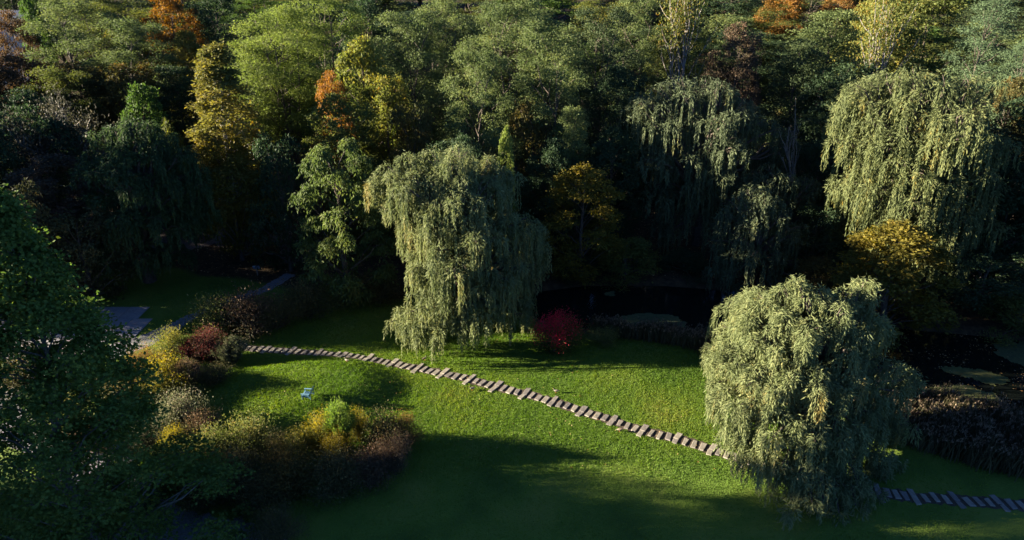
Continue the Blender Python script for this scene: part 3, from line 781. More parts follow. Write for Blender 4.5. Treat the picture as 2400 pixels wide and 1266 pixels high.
T['twig'] = bare_mesh(15, H=9, Rr=5, mat='grey', leaves=9000, stems=8, ls=.2)

def place(kind, name, x, y, ztop, width, mat, label, cat='tree', group=None, rz=None, zb=None, bark=None, rgp=np.random.default_rng(3)):
    p = T[kind]
    g = tz(x, y) if zb is None else zb
    H = max(ztop - g, 1.5)
    s = width / (2 * p['R'])
    root = empty(name, (x, y, g), rgp.uniform(0, 6.283) if rz is None else rz, (s, s, H / p['H']))
    tag(root, label, cat, group)
    t = link('trunk', p['trunk'], root); c = link('crown', p['crown'], root)
    if mat:
        c.material_slots[0].link = 'OBJECT'; c.material_slots[0].material = LM[mat]
    if bark:
        t.material_slots[0].link = 'OBJECT'; t.material_slots[0].material = bark
    return root

def tree_px(kind, name, px, py, wpx, Y, mat, label, group=None, cat='tree', **kw):
    top = at_depth(px, py, Y)
    x = top[0]
    # keep the base under the crown: perspective gives the same x
    dist = math.sqrt(x * x + Y * Y + (CAMZ - top[2] + 5) ** 2)
    return place(kind, name, x, Y, top[2], wpx * dist / FPX, mat, label, cat, group, **kw)

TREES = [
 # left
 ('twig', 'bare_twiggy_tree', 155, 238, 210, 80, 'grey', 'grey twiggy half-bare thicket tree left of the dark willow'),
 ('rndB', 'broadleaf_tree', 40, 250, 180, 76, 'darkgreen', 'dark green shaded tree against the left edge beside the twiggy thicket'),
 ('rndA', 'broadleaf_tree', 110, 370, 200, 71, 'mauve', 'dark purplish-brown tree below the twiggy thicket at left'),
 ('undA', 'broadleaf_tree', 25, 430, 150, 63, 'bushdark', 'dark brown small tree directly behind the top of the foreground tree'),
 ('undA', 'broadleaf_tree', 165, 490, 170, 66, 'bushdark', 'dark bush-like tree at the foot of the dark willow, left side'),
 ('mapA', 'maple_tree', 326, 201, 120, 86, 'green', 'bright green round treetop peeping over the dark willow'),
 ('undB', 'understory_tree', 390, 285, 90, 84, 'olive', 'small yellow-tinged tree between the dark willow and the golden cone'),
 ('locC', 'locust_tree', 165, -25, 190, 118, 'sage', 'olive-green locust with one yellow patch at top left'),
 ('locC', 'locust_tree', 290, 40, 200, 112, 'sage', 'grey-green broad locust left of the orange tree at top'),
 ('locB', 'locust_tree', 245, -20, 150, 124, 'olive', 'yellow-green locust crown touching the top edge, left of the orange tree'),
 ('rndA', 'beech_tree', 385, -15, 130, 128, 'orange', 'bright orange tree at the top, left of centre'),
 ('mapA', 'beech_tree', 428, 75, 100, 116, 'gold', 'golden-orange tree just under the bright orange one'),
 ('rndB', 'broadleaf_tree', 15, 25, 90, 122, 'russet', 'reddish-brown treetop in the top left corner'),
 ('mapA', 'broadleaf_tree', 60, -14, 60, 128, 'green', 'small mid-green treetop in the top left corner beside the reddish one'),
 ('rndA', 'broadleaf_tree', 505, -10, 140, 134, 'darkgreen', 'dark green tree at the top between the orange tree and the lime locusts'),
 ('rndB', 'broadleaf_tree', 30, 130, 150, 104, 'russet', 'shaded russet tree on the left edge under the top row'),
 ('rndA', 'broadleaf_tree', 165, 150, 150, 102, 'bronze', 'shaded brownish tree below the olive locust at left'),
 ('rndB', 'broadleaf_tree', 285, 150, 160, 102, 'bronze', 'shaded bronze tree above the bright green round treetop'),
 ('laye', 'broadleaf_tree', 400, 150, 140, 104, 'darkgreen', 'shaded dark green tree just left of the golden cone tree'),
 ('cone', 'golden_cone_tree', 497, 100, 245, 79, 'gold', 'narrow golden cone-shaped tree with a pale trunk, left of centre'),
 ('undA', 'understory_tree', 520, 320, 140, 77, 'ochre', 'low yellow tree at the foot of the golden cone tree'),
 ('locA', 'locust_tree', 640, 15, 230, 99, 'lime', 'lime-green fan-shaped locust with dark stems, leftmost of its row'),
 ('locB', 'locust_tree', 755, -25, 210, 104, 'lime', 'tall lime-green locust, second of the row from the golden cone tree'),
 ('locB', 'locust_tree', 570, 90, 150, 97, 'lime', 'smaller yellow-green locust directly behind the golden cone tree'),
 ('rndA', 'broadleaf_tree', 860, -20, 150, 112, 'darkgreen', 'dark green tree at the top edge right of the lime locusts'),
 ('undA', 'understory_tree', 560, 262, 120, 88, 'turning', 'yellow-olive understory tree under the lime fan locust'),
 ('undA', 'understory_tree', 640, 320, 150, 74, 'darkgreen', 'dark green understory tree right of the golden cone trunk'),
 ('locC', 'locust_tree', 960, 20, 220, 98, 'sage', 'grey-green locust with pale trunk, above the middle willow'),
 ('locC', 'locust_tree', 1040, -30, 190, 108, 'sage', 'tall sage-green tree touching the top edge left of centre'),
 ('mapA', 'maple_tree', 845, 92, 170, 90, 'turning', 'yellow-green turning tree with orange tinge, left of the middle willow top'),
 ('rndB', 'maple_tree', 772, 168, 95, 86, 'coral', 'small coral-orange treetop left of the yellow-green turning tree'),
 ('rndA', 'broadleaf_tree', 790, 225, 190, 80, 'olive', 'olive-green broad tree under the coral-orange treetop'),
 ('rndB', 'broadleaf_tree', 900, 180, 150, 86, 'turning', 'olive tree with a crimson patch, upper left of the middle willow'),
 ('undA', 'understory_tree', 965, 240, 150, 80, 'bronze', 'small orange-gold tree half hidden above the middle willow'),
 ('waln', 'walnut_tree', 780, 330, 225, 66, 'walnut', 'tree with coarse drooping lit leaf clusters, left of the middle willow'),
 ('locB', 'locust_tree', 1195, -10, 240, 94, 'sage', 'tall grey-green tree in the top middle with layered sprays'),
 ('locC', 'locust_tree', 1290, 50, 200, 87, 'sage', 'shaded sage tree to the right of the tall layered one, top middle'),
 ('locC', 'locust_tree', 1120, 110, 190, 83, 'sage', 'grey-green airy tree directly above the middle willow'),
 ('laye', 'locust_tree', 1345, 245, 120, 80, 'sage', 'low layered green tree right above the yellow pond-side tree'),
 ('rndA', 'broadleaf_tree', 1050, 335, 190, 74.5, 'darkgreen', 'added shade-casting tree closely behind the top of the middle willow'),  # hidden filler tree, added to shade the yellow-brown tree by the pond
 ('rndB', 'broadleaf_tree', 1085, 320, 140, 70.5, 'darkgreen', 'added shade-casting tree hidden behind the right shoulder of the middle willow'),  # hidden tree added to keep sun off the low willow over the pond
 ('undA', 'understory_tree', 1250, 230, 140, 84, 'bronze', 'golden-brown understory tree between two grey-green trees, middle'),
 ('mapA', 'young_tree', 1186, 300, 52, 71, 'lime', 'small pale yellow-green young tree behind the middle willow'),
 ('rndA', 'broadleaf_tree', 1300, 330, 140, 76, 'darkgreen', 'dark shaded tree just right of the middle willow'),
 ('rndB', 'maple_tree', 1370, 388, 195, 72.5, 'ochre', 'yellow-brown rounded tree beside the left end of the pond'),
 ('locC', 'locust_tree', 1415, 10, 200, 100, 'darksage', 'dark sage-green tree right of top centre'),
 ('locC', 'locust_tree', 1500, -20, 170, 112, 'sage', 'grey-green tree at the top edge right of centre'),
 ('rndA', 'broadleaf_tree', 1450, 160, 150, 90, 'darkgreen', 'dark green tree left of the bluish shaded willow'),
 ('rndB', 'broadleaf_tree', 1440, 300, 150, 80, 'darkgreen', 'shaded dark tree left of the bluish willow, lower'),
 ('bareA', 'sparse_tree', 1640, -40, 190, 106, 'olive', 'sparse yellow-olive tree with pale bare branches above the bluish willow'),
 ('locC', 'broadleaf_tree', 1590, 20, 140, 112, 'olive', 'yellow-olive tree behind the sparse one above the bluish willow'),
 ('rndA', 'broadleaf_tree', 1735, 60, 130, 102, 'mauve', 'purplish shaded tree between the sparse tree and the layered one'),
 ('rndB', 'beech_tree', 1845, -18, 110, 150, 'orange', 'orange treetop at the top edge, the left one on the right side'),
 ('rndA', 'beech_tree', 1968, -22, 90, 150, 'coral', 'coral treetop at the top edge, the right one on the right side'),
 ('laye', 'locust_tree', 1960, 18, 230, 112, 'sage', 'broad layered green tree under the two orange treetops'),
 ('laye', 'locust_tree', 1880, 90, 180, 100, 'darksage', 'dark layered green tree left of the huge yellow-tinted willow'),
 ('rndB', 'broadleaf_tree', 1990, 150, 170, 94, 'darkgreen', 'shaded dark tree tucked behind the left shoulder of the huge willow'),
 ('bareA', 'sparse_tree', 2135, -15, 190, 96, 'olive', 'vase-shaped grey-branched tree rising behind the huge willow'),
 ('rndA', 'broadleaf_tree', 2200, -10, 220, 116, 'olive', 'pale yellow-green tree behind the vase-shaped branches'),
 ('rndB', 'broadleaf_tree', 2080, -20, 150, 122, 'turning', 'yellowish tree touching the top edge behind the vase-shaped one'),
 ('pine', 'pine_tree', 2340, -20, 190, 92, 'pine', 'blue-green tiered pine in the top right corner'),
 ('pine', 'pine_tree', 2410, 90, 150, 86, 'pine', 'lower tiered pine cut by the right edge'),
 ('rndA', 'broadleaf_tree', 2390, 190, 160, 80, 'bronze', 'dark brownish tree right of the huge willow'),
 ('rndB', 'broadleaf_tree', 2400, 380, 150, 70, 'darkgreen', 'dark green tree at the right edge beside the huge willow'),
 ('bareB', 'bare_tree', 1905, 235, 110, 80, 'grey', 'leafless grey multi-stemmed tree between the bluish and the huge willow'),
 ('rndB', 'broadleaf_tree', 1930, 330, 130, 84, 'darkgreen', 'dark tree behind the leafless grey stems'),
 ('undA', 'broadleaf_tree', 1925, 480, 130, 74, 'darkgreen', 'dark bushy tree low between the two right-hand willows over the pond'),
 ('mapA', 'maple_tree', 2120, 528, 235, 60.5, 'ochre', 'ochre-yellow spreading tree on the bank below the huge willow'),
 ('undA', 'broadleaf_tree', 2330, 590, 190, 64, 'darkgreen', 'dark shrub-like tree on the right bank beside the ochre tree'),
 ('undB', 'bank_shrub', 1470, 560, 180, 73, 'olive', 'low olive shrub overhanging the middle of the far pond bank'),
 ('undB', 'bank_shrub', 1350, 600, 140, 73, 'darkgreen', 'low dark shrub at the far pond bank behind the red bush'),
 ('undB', 'bank_shrub', 1610, 590, 130, 74, 'darkgreen', 'low dark shrub at the far pond bank under the bluish willow'),
 ('undB', 'bank_shrub', 1920, 610, 140, 68, 'bronze', 'low brown shrub on the far bank between the low willow and the ochre tree'),
 ('undB', 'bank_shrub', 2410, 690, 150, 60, 'olive', 'olive bank shrub at the right edge beyond the lily mats'),
]
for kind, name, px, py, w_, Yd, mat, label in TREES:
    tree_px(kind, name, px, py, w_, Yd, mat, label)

# anonymous dark understory of the wood: nothing tells them apart
rgf = np.random.default_rng(40)
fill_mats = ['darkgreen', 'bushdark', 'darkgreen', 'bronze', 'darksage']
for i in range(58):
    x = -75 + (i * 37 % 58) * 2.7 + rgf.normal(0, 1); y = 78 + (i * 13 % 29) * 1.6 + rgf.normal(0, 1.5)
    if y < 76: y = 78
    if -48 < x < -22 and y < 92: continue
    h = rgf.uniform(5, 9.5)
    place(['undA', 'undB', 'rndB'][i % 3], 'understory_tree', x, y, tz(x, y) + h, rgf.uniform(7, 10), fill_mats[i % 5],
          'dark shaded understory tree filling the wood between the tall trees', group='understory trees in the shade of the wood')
bmats = ['sage', 'olive', 'darkgreen', 'sage', 'darksage', 'turning', 'green']
for i in range(95):
    row = i // 19; x = -170 + (i % 19) * (16.5 + row * 2.2) + row * 5 + rgf.normal(0, 3); y = 132 + row * 21 + rgf.normal(0, 3)
    if x / y < -.69 or x / y > 1.0: continue
    place(['rndA', 'locC', 'rndB', 'locB'][i % 4], 'hillside_tree', x, y, tz(x, y) + rgf.uniform(13, 17), rgf.uniform(18, 24), bmats[(i * 5) % 7],
          'tree in the closed canopy on the hill behind the wood', group='hillside trees behind the wood')

# ------------------------------------------------------------------ foreground maple
T['fore'] = tree_mesh('fore', 60, H=23, Rr=11, base=.02, show=1, nl=165, ncl=24, nleaf=20, ls=.22, style='cone', lobe=.13, csz=.66, stems=1, flat=.7, droop=.15,
                      mat='maple', bark=BARK_FORE, trunk_r=.26, lw=.85, twigs=1, fill=.28)
fm = tree_px('fore', 'foreground_maple', -45, 440, 890, 31, 'maple', 'big green foreground tree with pale trunk at lower left', rz=0.0)
fm.scale.y *= .78

# unseen trees left of the frame, placed and sized for the shade they cast
OFF = [(-62, 69.5, 19), (-70, 72, 22), (-80, 69, 25), (-66, 79, 19), (-78, 84, 20), (-90, 76, 24), (-60, 87, 18), (-74, 92, 22), (-100, 88, 26), (-92, 100, 22),
       (-62, 98, 19), (-115, 70, 28), (-110, 104, 23),
       (-48, 32, 15), (-58, 30, 26), (-52, 23, 24), (-66, 35.2, 26), (-68, 27, 24), (-44, 15, 19), (-78, 34.5, 24), (-58, 13, 20), (-80, 25, 22), (-92, 34, 26), (-57, 33.5, 24), (-72, 32, 27), (-45, 25, 15), (-45, 20, 23), (-84, 31, 27), (-100, 35, 28), (-84, 104, 24), (-98, 109, 26), (-57, 65.5, 14), (-68, 64, 16)]
for i, (x, y, h) in enumerate(OFF):
    place(['rndA', 'locC', 'rndB'][i % 3], 'unseen_tree', x, y, tz(x, y) + h, 11 + (i % 3), ['darkgreen', 'olive', 'sage'][i % 3],
          'unseen tall broadleaf tree outside the left edge, placed for its shade', group='trees outside the left edge')

for i, (x, y, h) in enumerate([(57, 65, 18), (65, 60, 19), (54, 72, 20), (71, 54, 18), (62, 70, 22)]):  # unseen trees added so the right-hand water reflects dark crowns, not sky
    place(['rndA', 'rndB'][i % 2], 'unseen_tree', x, y, tz(x, y) + h, 12 + i % 3, ['darkgreen', 'olive'][i % 2],
          'unseen broadleaf tree beyond the right edge, added to darken the pond reflection', group='trees beyond the right edge')

# ------------------------------------------------------------------ shrubs
def shrub_mesh(name, seed, style, H=2.6, Rr=1.8, n=9000, ls=.12, lw=.5, mat='bushgreen', vg=.22):
    rg = np.random.default_rng(seed); W = []; P = []
    ns = 46
    a = rg.uniform(0, 6.283, ns); lean = np.sqrt(rg.random(ns))
    tips = []
    for i in range(ns):
        r = lean[i] * Rr * rg.uniform(.8, 1.05)
        hz = H * (math.sqrt(max(.05, 1 - (lean[i] * .9) ** 2)) if style != 'upright' else (1 - .35 * lean[i] ** 2)) * rg.uniform(.8, 1.08)
        tip = np.array([math.cos(a[i]) * r, math.sin(a[i]) * r, hz]); root = np.array([math.cos(a[i]) * r * .15, math.sin(a[i]) * r * .15, -.1])
        mid = root * .5 + tip * .5 + np.array([0, 0, .12 * H]); tips.append((root, mid, tip))
        W.append(tube([root, mid, tip], [.03, .018, .006], 4))
    k = rg.integers(0, ns, n); t = 1 - rg.random(n) ** 1.6 * .85
    Rt = np.array([x[0] for x in tips])[k]; M = np.array([x[1] for x in tips])[k]; Tp = np.array([x[2] for x in tips])[k]
    tt = t[:, None]
    P = (1 - tt) ** 2 * Rt + 2 * tt * (1 - tt) * M + tt ** 2 * Tp
    spread = {'dome': .20, 'upright': .09, 'fine': .16}[style] * Rr
    P = P + rg.normal(0, spread, (n, 3)) * (.5 + .5 * tt)
    P[:, 2] = np.maximum(P[:, 2], .05)
    outd = unit(P - np.array([0, 0, H * .3]))
    D = unit(rg.normal(0, .7, (n, 3)) + outd * .6 + np.array([0, 0, .9 if style == 'upright' else .1]))
    N = unit(rg.normal(0, .8, (n, 3)) + outd * .6)
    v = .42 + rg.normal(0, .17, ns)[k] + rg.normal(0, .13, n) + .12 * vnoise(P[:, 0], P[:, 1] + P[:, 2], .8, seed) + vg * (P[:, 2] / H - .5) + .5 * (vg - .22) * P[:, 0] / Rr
    V, F = leaf_quads(P, D, N, ls * rg.uniform(.6, 1.3, n), ls * lw * rg.uniform(.7, 1.3, n))
    return dict(trunk=mesh_from(name + '_stems', [(V_, F_, 0, None, True) for V_, F_ in W], [BARK]),
                crown=mesh_from(name + '_foliage', [(V, F, 0, np.clip(v, 0, 1))], [LM[mat]]), H=H, R=Rr)
T['shD'] = shrub_mesh('dome', 70, 'dome'); T['shD2'] = shrub_mesh('dome', 71, 'dome', H=2.3, Rr=2.2, n=10000, ls=.14)
T['shU'] = shrub_mesh('upright', 72, 'upright', H=2.6, Rr=1.5, n=8000, ls=.17, lw=.28)
T['shF'] = shrub_mesh('fine', 73, 'fine', H=2.4, Rr=1.8, n=12000, ls=.09, lw=.5)
T['shB'] = shrub_mesh('burning', 74, 'fine', H=3.0, Rr=2.3, n=15000, ls=.12, lw=.6, vg=.6)

def shrub_px(kind, name, px, pytop, wpx, pybase, mat, label, group=None, rz=None):
    g = at_ground(px, pybase)
    for _ in range(3): g = at_ground(px, pybase, tz(g[0], g[1]))
    top = at_depth(px, pytop, g[1])
    dist = math.sqrt(g[0] ** 2 + g[1] ** 2 + CAMZ ** 2)
    w_ = wpx * dist / FPX
    # the crown's upper back rim shows above the axis top: lower it by part of the depth
    h = max((top[2] - g[2]) * .85, .7)
    p = T[kind]
    root = empty(name, g, np.random.default_rng(int(px * 7 + pybase)).uniform(0, 6.28) if rz is None else rz, (w_ / 2 / p['R'], w_ / 2 / p['R'], h / p['H']))
    tag(root, label, 'shrub', group)
    link('stems', p['trunk'], root); c = link('foliage', p['crown'], root)
    c.material_slots[0].link = 'OBJECT'; c.material_slots[0].material = LM[mat]
    return root
SHR = [
 ('shD', 402, 772, 80, 850, 'bushyellow', 'yellow-green leafy shrub at the top of the left border, beside the stone walk'),
 ('shU', 465, 785, 80, 845, 'bushred', 'dark red shrub next to the yellow-green one in the left border'),
 ('shD', 505, 768, 85, 843, 'bushred', 'taller wine-red shrub at the end of the stepping stones'),
 ('shU', 548, 788, 75, 850, 'bushlilac', 'ornamental grass with pale seed heads beside the first stepping stone'),
 ('shF', 348, 812, 90, 895, 'bushrust', 'rusty brown shrub on the left flank of the left border'),
 ('shD', 400, 835, 105, 925, 'bushgold', 'bright golden shrub in the middle of the left border'),
 ('shF', 372, 880, 90, 945, 'bushyellow', 'yellow-green low shrub below the bright golden one'),
 ('shF', 225, 975, 110, 1050, 'bushpink', 'pinkish shrub seen through the foreground tree'),
 ('shD2', 150, 930, 130, 1000, 'bushgreen', 'green shrub seen through the left part of the foreground tree'),
 ('shD2', 300, 900, 110, 965, 'bushdark', 'dark shrub between the foreground tree and the left border'),
 ('shD2', 270, 1090, 130, 1170, 'bushdark', 'dark shrub under the lower boughs of the foreground tree'),
 ('shD', 330, 1150, 110, 1220, 'darkgreen', 'dark green shrub at the foot of the foreground tree'),
 ('shD2', 60, 830, 150, 900, 'bushdark', 'dark shrub at the left edge behind the foreground tree'),
 ('shU', 445, 838, 70, 915, 'bushpink', 'pinkish feathery plant right of the bright golden shrub'),
 ('shD', 500, 855, 90, 895, 'bushdark', 'dark low shrub in the shade under the wine-red one'),
 ('shF', 440, 905, 80, 945, 'bushgreen', 'low green plants at the lower tip of the left border'),
 ('shD2', 425, 930, 120, 1010, 'bushlilac', 'grey-lilac flowering shrub at the top of the long front hedge'),
 ('shF', 360, 985, 90, 1050, 'bushlilac', 'pale pinkish-grey shrub at the left end of the front hedge'),
 ('shD', 475, 958, 90, 1025, 'bushpink', 'dusty red-brown flowering shrub right of the grey-lilac one'),
 ('shD', 420, 1000, 60, 1070, 'bushgold', 'small yellow-orange bush under the grey-lilac shrub'),
 ('shD2', 500, 1010, 110, 1085, 'bushgreen', 'mid-green shrub in the front hedge under the dusty red one'),
 ('shD2', 585, 985, 120, 1070, 'bushgreen', 'olive-green arching shrub in the middle of the front hedge'),
 ('shF', 650, 1015, 100, 1095, 'bushdark', 'brownish shrub right of the olive arching one in the front hedge'),
 ('shD', 750, 965, 80, 1060, 'bushgold', 'golden-yellow shrub with upright twigs, front hedge right half'),
 ('shU', 800, 930, 75, 1055, 'fresh', 'fresh green shrub with tall shoots behind the golden-yellow one'),
 ('shD', 843, 952, 60, 1030, 'bushgold', 'small golden bush right of the fresh green shoots'),
 ('shF', 705, 1010, 90, 1085, 'bushyellow', 'pale yellow fine-leaved shrub left of the golden-yellow one'),
 ('shF', 800, 1010, 90, 1090, 'ochre', 'ochre shrub under the fresh green shoots'),
 ('shD2', 900, 975, 110, 1060, 'bushdark', 'dark purplish shrub near the right end of the front hedge'),
 ('shF', 955, 965, 80, 1040, 'bushrust', 'rust-tipped shrub forming the right tip of the front hedge'),
 ('shF', 925, 1010, 100, 1100, 'mauve', 'mauve berry shrub below the right tip of the front hedge'),
 ('shD', 455, 1055, 100, 1130, 'bushrust', 'orange-brown shrub low at the left of the front hedge'),
 ('shD', 395, 1050, 100, 1130, 'turning', 'yellow-green shrub between the foreground tree and the front hedge'),
 ('shD2', 560, 1060, 140, 1150, 'bushdark', 'large dark shaded shrub at the front of the hedge, left half'),
 ('shD2', 680, 1070, 140, 1160, 'bronze', 'large dark shaded shrub at the front of the hedge with orange tinge'),
 ('shD2', 790, 1070, 140, 1150, 'bushdark', 'large dark shaded shrub at the front of the hedge, right half'),
 ('shD2', 870, 1060, 120, 1125, 'mauve', 'dark wine-tinted shrub at the lower right of the front hedge'),
 ('shD2', 490, 1110, 120, 1180, 'bushdark', 'dark shrub at the lowest left of the front hedge above the gravel'),
 ('shD2', 610, 1110, 130, 1185, 'bushdark', 'dark shrub at the lowest middle of the front hedge'),
 ('shF', 660, 1190, 120, 1260, 'bushdark', 'low dark planting beside the gravel at the bottom edge'),
 ('shD2', 520, 700, 130, 775, 'bushgreen', 'shaded green shrub above the red ones, beside the stone walk'),
 ('shD2', 590, 690, 140, 780, 'mauve', 'shaded reddish-dark shrub above the start of the stepping stones'),
 ('shF', 655, 690, 120, 765, 'bushdark', 'shaded brown shrub left of the lawn under the coarse-leaved tree'),
 ('shD2', 715, 668, 130, 740, 'bushdark', 'dark shrub below the coarse-leaved tree'),
 ('shF', 800, 660, 140, 715, 'bushgreen', 'low dark green shrub at the edge of the wood left of the middle willow'),
 ('shD2', 885, 640, 140, 700, 'bushdark', 'dark shrub at the edge of the wood beside the middle willow'),
 ('shB', 1312, 735, 125, 825, 'burning', 'round crimson-topped bush on the lawn by the pond'),
 ('shF', 1415, 765, 90, 800, 'bushgreen', 'low green pond-side plants right of the crimson bush'),
 ('shD', 1768, 590, 70, 690, 'bushred', 'dim red bush in front of the low willow on the far bank'),
 ('shD', 1925, 1075, 110, 1140, 'bushpink', 'pinkish plant glimpsed under the nearest willow'),
]
for kind, px, pt, w_, pb, mat, label in SHR:
    shrub_px(kind, 'ornamental_grass' if 'grass with' in label else 'shrub', px, pt, w_, pb, mat, label)

# ------------------------------------------------------------------ reeds (uncountable)
def reeds(name, n, P, hgt, label, seed, plume=.2, cond=None):
    rg = np.random.default_rng(seed)
    lo, hi = P.min(0), P.max(0)
    x = rg.uniform(lo[0], hi[0], n); y = rg.uniform(lo[1], hi[1], n)
    k = (poly_sd(x, y, P) < rg.normal(0, .25, n)); x, y = x[k], y[k]; n = len(x)
    z = np.maximum(terr(x, y), WATER_Z - .1)
    h = hgt * np.clip(1 + .25 * vnoise(x, y, 1.4, seed) + rg.normal(0, .14, n), .45, 1.6)
    a = rg.uniform(0, 6.283, n); w = .03 + .025 * rg.random(n)
    lean = rg.normal(0, .20, (n, 2)) * h[:, None] + np.array([.05, 0])
    b0 = np.column_stack([x, y, z - .05]); s = np.column_stack([np.cos(a) * w, np.sin(a) * w, np.zeros(n)])
    m = b0 + np.column_stack([lean * .35, h * .6]); t = b0 + np.column_stack([lean, h])
    V = np.stack([b0 - s * .6, b0 + s * .6, m + s, m - s], 1).reshape(-1, 3); V2 = np.stack([m - s, m + s, t], 1).reshape(-1, 3)
    v = np.clip(.4 + .25 * vnoise(x, y, 1.1, seed + 1) + rg.normal(0, .15, n), 0, 1)
    parts = [(V, np.arange(4 * n).reshape(-1, 4), 0, v), (V2, np.arange(3 * n).reshape(-1, 3), 0, v)]
    q = rg.random(n) < plume; tq = t[q]; nq = len(tq)
    for r in range(4):
        Pp = tq + rg.normal(0, .05, (nq, 3)); D = unit(rg.normal(0, .4, (nq, 3)) + np.array([.2, 0, 1])); N = unit(rg.normal(0, 1, (nq, 3)))
        V3, F3 = leaf_quads(Pp - D * .05, D, N, .22, .07); parts.append((V3, F3, 1, rg.random(nq)))
    return tag(link(name, mesh_from(name, parts, [LM['reed'], LM['plume']])), label, 'reeds', kind='stuff')
RL = np.array([(13.0, 58.8), (16.5, 58.6), (20, 57.3), (22.3, 55.3), (21.5, 53.5), (18.5, 54.2), (15, 56.4), (11.5, 57.6), (7.6, 58.6), (7.8, 60)])
reeds('reeds', 15000, RL, 1.35, 'brown reeds with pale tips along the near pond edge beside the crimson bush', 81)
RR = np.array([(26, 50.5), (29, 48.9), (33.5, 47.2), (39, 45.4), (46, 43.2), (54, 40), (54, 35.5), (44, 36.8), (37, 38), (32, 40), (28.6, 42.3), (26.5, 46)])
reeds('reeds', 52000, RR, 1.7, 'tall dark brown reed bed filling the bank right of the nearest willow', 82, plume=.16)

# ------------------------------------------------------------------ pond mats
ALG = noise_mat('algae', [(.3, (.045, .052, .014)), (.55, (.085, .092, .024)), (.75, (.13, .125, .04))], 1.6, 10, bump=.4, bscale=14)
LILY = noise_mat('lily', [(.3, (.035, .05, .02)), (.6, (.065, .08, .03)), (.8, (.11, .10, .04))], 2.6, 8, bump=.3, bscale=14)
def mat_patch(pts_px, seed, mat, label, z, group=None):
    rg = np.random.default_rng(seed)
    P = np.array([at_ground(a, b, WATER_Z)[:2] for a, b in pts_px])
    lo, hi = P.min(0) - .5, P.max(0) + .5
    st = .16
    xs = np.arange(lo[0], hi[0], st); ys = np.arange(lo[1], hi[1], st)
    XX, YY = np.meshgrid(xs, ys)
    sd = poly_sd(XX, YY, P) + .22 * vnoise(XX, YY, .9, seed) + .16 * vnoise(XX, YY, .35, seed + 1)
    k = (sd < 0).ravel()
    q = np.stack([XX.ravel(), YY.ravel()], 1)[k]
    if len(q) == 0: return
    idx = -np.ones(XX.size, int)
    verts = {}; V = []; F = []
    ny_, nx_ = XX.shape
    for c in np.nonzero(k)[0]:
        iy, ix = divmod(c, nx_); f = []
        for dy, dx in ((0, 0), (0, 1), (1, 1), (1, 0)):
            key = (iy + dy, ix + dx)
            if key not in verts:
                verts[key] = len(V)
                V.append((lo[0] + key[1] * st + rg.normal(0, .03), lo[1] + key[0] * st + rg.normal(0, .03), WATER_Z + z + rg.uniform(0, .012)))
            f.append(verts[key])
        F.append(f)
    tag(link('algae_mat', mesh_from('algae_mat', [(np.array(V), np.array(F), 0, None, True)], [mat])), label, 'algae mat', group)
mat_patch([(2150, 915), (2200, 905), (2270, 907), (2330, 925), (2340, 940), (2300, 948), (2210, 948), (2150, 940)], 91, ALG, 'sunlit olive algae mat beside the reed bed right of the nearest willow', .02)
mat_patch([(2205, 863), (2250, 862), (2310, 870), (2365, 890), (2365, 905), (2310, 900), (2250, 882), (2205, 872)], 92, ALG, 'narrow algae mat in the middle of the right-hand water', .024)
mat_patch([(2325, 805), (2400, 800), (2480, 830), (2480, 870), (2400, 862), (2340, 835)], 93, LILY, 'dim lily mat running off the right edge', .022)
mat_patch([(1440, 748), (1480, 738), (1540, 735), (1590, 745), (1610, 768), (1560, 778), (1500, 778), (1460, 765)], 94, LILY, 'domed grey-green lily mat behind the near reeds', .02)
mat_patch([(1655, 780), (1690, 775), (1720, 790), (1700, 805), (1660, 800)], 95, LILY, 'small lily mat at the left flank of the nearest willow', .026)
mat_patch([(1410, 688), (1440, 685), (1438, 694), (1414, 695)], 96, LILY, 'tiny lone lily patch near the fountain', .03)

# fountain
wsp = leaf_mat('water_spray', [(0, (.45, .52, .62)), (1, (.6, .66, .75))], trans=.5)
fg = at_ground(1385, 722, WATER_Z)
ft = empty('pond_fountain', fg); tag(ft, 'faint fountain jet rising from the dark middle of the pond', 'fountain')
V, F = tube([(0, 0, -.1), (0, 0, .06)], [.22, .18], 10); link('nozzle', mesh_from('nozzle', [(V, F, 0, None, True)], [plain('nozzle_black', (.02, .02, .02))]), ft)
rgw = np.random.default_rng(12); P = []
for k in range(26):
    a = rgw.uniform(0, 6.283); s = np.linspace(.05, 1, 16) ; vx = rgw.uniform(.15, .8); hh = rgw.uniform(.8, 1.7)
    q = np.column_stack([math.cos(a) * vx * s, math.sin(a) * vx * s, hh * 4 * s * (1 - s) * .9 + .05]) + rgw.normal(0, .02, (16, 3)); P.append(q)
P = np.concatenate(P); V, F = leaf_quads(P, unit(rgw.normal(0, 1, P.shape) + np.array([0, 0, 1.])), unit(rgw.normal(0, 1, P.shape)), .05, .012)
link('water_jet', mesh_from('water_jet', [(V, F, 0, None)], [wsp]), ft)

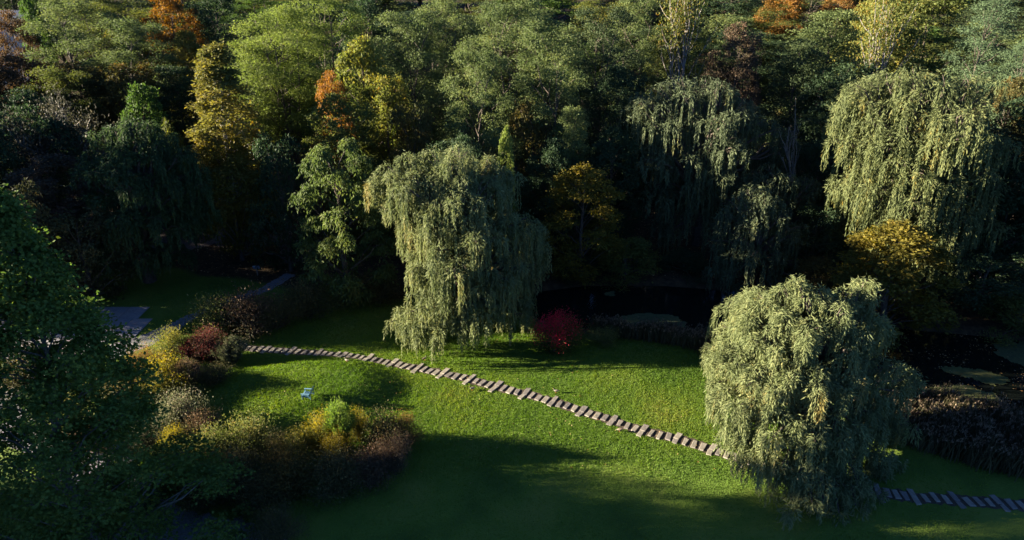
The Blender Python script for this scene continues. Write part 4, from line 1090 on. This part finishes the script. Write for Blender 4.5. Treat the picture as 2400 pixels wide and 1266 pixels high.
# ------------------------------------------------------------------ chair
BL = plain('chair_paint_blue', (.14, .26, .34), .5)
cg = at_ground(721, 930, .9); cz = tz(cg[0], cg[1])
ch = empty('garden_chair', (cg[0], cg[1], cz), R(180) + R(-6), (.92, .92, .95)); tag(ch, 'pale blue wooden slatted garden chair on the lawn mound, facing left', 'chair')
def part(name, V, F, parent, mat): return link(name, mesh_from(name, [(V, F, 0, None)], [mat]), parent)
def tilt(V, ang, piv):
    c_, s_ = math.cos(ang), math.sin(ang); V = V - piv
    return V @ np.array([[c_, 0, -s_], [0, 1, 0], [s_, 0, c_]]) + piv     # rotate about y
for k in range(5):                                   # seat slats run across; chair faces +x locally
    V, F = box((.30 - k * .125, 0, .37 - k * .022), (.11, .78, .022)); part('seat_slat', V, F, ch, BL)
for k in range(6):                                   # reclined back, two groups of three slats with a gap between
    y = (-1 if k < 3 else 1) * (.10 + (k % 3) * .125) if k < 6 else 0
    hgt = .84 - .05 * (k % 3)
    V, F = box((-.26, y, .28 + hgt / 2), (.022, .115, hgt)); V = tilt(V, R(-22), np.array([-.26, 0, .28])); part('back_slat', V, F, ch, BL)
V, F = box((-.28, 0, .62), (.03, .80, .07)); V = tilt(V, R(-22), np.array([-.26, 0, .28])); part('back_rail', V, F, ch, BL)
for s in (-1, 1):
    V, F = box((.02, s * .42, .57), (.74, .13, .025)); part('armrest', V, F, ch, BL)
    V, F = box((.33, s * .40, .277), (.09, .03, .555)); part('leg', V, F, ch, BL)
    V, F = box((-.42, s * .40, .277), (.07, .03, .555)); part('leg', V, F, ch, BL)
    V, F = box((-.05, s * .365, .30), (.80, .03, .12)); V = tilt(V, R(-10), np.array([.33, 0, .32])); part('side_rail', V, F, ch, BL)

# ------------------------------------------------------------------ ducks
DK = dict(b=plain('feather_brown', (.16, .12, .08), .7), w=plain('feather_pale', (.26, .23, .18), .7), h=plain('feather_dark', (.03, .045, .03), .5),
          bill=plain('bill_yellow', (.45, .30, .05), .5), leg=plain('leg_orange', (.45, .18, .04), .6))
def duck(px, py, rz, label, up=True, light=False):
    g = at_ground(px, py, .3)
    for _ in range(3): g = at_ground(px, py, tz(g[0], g[1]))
    r = empty('duck', (g[0], g[1], g[2] + .03), rz, (.95, .95, .95)); tag(r, label, 'duck', 'ducks on the lawn')
    if up:
        pts = [(-.30, 0, .25), (-.22, 0, .215), (-.12, 0, .20), (0, 0, .20), (.10, 0, .215), (.155, 0, .26), (.17, 0, .32), (.175, 0, .375), (.20, 0, .405), (.235, 0, .40), (.25, 0, .395)]
        rad = [.008, .05, .085, .10, .085, .055, .036, .035, .045, .034, .008]
    else:
        pts = [(-.30, 0, .24), (-.22, 0, .21), (-.12, 0, .20), (0, 0, .19), (.10, 0, .185), (.17, 0, .17), (.22, 0, .135), (.26, 0, .10), (.29, 0, .085), (.315, 0, .07), (.325, 0, .06)]
        rad = [.008, .05, .085, .10, .085, .055, .036, .035, .045, .034, .008]
    V, F = tube(pts, rad, 10); V[:, 2] = np.maximum(V[:, 2], .02)
    mi = np.repeat([0] * 6 + [1] * 4, 10)
    me = mesh_from('duck_body', [(V, F, 0, None, True)], [DK['w'] if light else DK['b'], DK['h']])
    me.polygons.foreach_set('material_index', mi.astype(np.int32)); body = link('body', me, r)
    hx = pts[-2]
    dvec = np.array([.05, 0, -.012]) if up else np.array([.025, 0, -.04])
    V, F = tube([np.array(hx), np.array(hx) + dvec * .6, np.array(hx) + dvec * 1.3], [.022, .018, .010], 6); link('bill', mesh_from('bill', [(V, F, 0, None, True)], [DK['bill']]), r)
    for s in (-1, 1):
        V, F = tube([(.0, s * .045, .13), (.0, s * .045, .0)], [.010, .009], 5); V2, F2 = box((.03, s * .045, .0), (.08, .05, .008))
        link('leg', mesh_from('leg', [(V, F, 0, None, True), (V2, F2, 0, None)], [DK['leg']]), r)
        # folded wing
        V, F = tube([(.07, s * .082, .235), (-.05, s * .088, .24), (-.18, s * .05, .245), (-.26, s * .015, .26)], [.022, .042, .032, .006], 6); link('wing', mesh_from('wing', [(V, F, 0, None, True)], [DK['b']]), r)
duck(995, 845, R(40), 'dark duck above the stepping stones below the middle willow')
duck(813, 849, R(150), 'small pale duck just below the stepping stones near the left border', light=True)
duck(1107, 915, R(200), 'duck with a pale breast below the middle of the stepping stones', light=True)
duck(1303, 921, R(170), 'duck standing above the stepping stones, right of centre', light=True)
duck(1452, 1012, R(165), 'brownish duck below the stepping stones toward the nearest willow', up=False)

# ------------------------------------------------------------------ sign by the trail
sg = at_ground(604, 645); sz = tz(sg[0], sg[1])
s = empty('trail_sign', (sg[0], sg[1], sz), R(8)); tag(s, 'small pale panel sign on a wooden post by the woodland trail', 'sign')
V, F = box((0, 0, .42), (.11, .11, .88)); part('post', V, F, s, BARK_GREY)
V, F = box((0, 0, 0), (.78, .05, .46)); V = V @ np.array([[1, 0, 0], [0, math.cos(.5), math.sin(.5)], [0, -math.sin(.5), math.cos(.5)]]) + np.array([0, -.08, 1.02])
part('panel', V, F, s, plain('sign_panel', (.42, .50, .62)))
V, F = box((0, 0, 0), (.70, .012, .08)); V = V @ np.array([[1, 0, 0], [0, math.cos(.5), math.sin(.5)], [0, -math.sin(.5), math.cos(.5)]]) + np.array([0, -.11, 1.02])
part('stripe', V, F, s, plain('sign_stripe', (.10, .14, .22)))

# ------------------------------------------------------------------ far house on the hill
hp = at_depth(40, 46, 150); hz_ = tz(hp[0], 150)
hs = empty('far_house', (hp[0], 150, hz_), R(10)); tag(hs, 'far grey-roofed house just showing between treetops in the top left corner', 'house')
zt = hp[2] - hz_
V, F = box((0, 0, zt / 2 - .5), (9, 6, zt + 1)); part('wall', V, F, hs, plain('house_wall', (.5, .48, .44)))
V = np.array([(-4.8, -3.4, 0), (4.8, -3.4, 0), (4.8, 3.4, 0), (-4.8, 3.4, 0), (-4.8, 0, 1.8), (4.8, 0, 1.8)], float) + np.array([0, 0, zt])
me = bpy.data.meshes.new('roof'); me.from_pydata(V.tolist(), [], [(0, 1, 5, 4), (2, 3, 4, 5), (0, 4, 3), (1, 2, 5), (0, 3, 2, 1)])
me.materials.append(plain('roof_grey', (.16, .17, .19))); link('roof', me, hs)
for k in range(3):
    V, F = box((-2.8 + k * 2.8, -3.02, zt - 1.3), (1.1, .08, 1.2)); part('window', V, F, hs, plain('window_dark', (.04, .05, .06), .15))
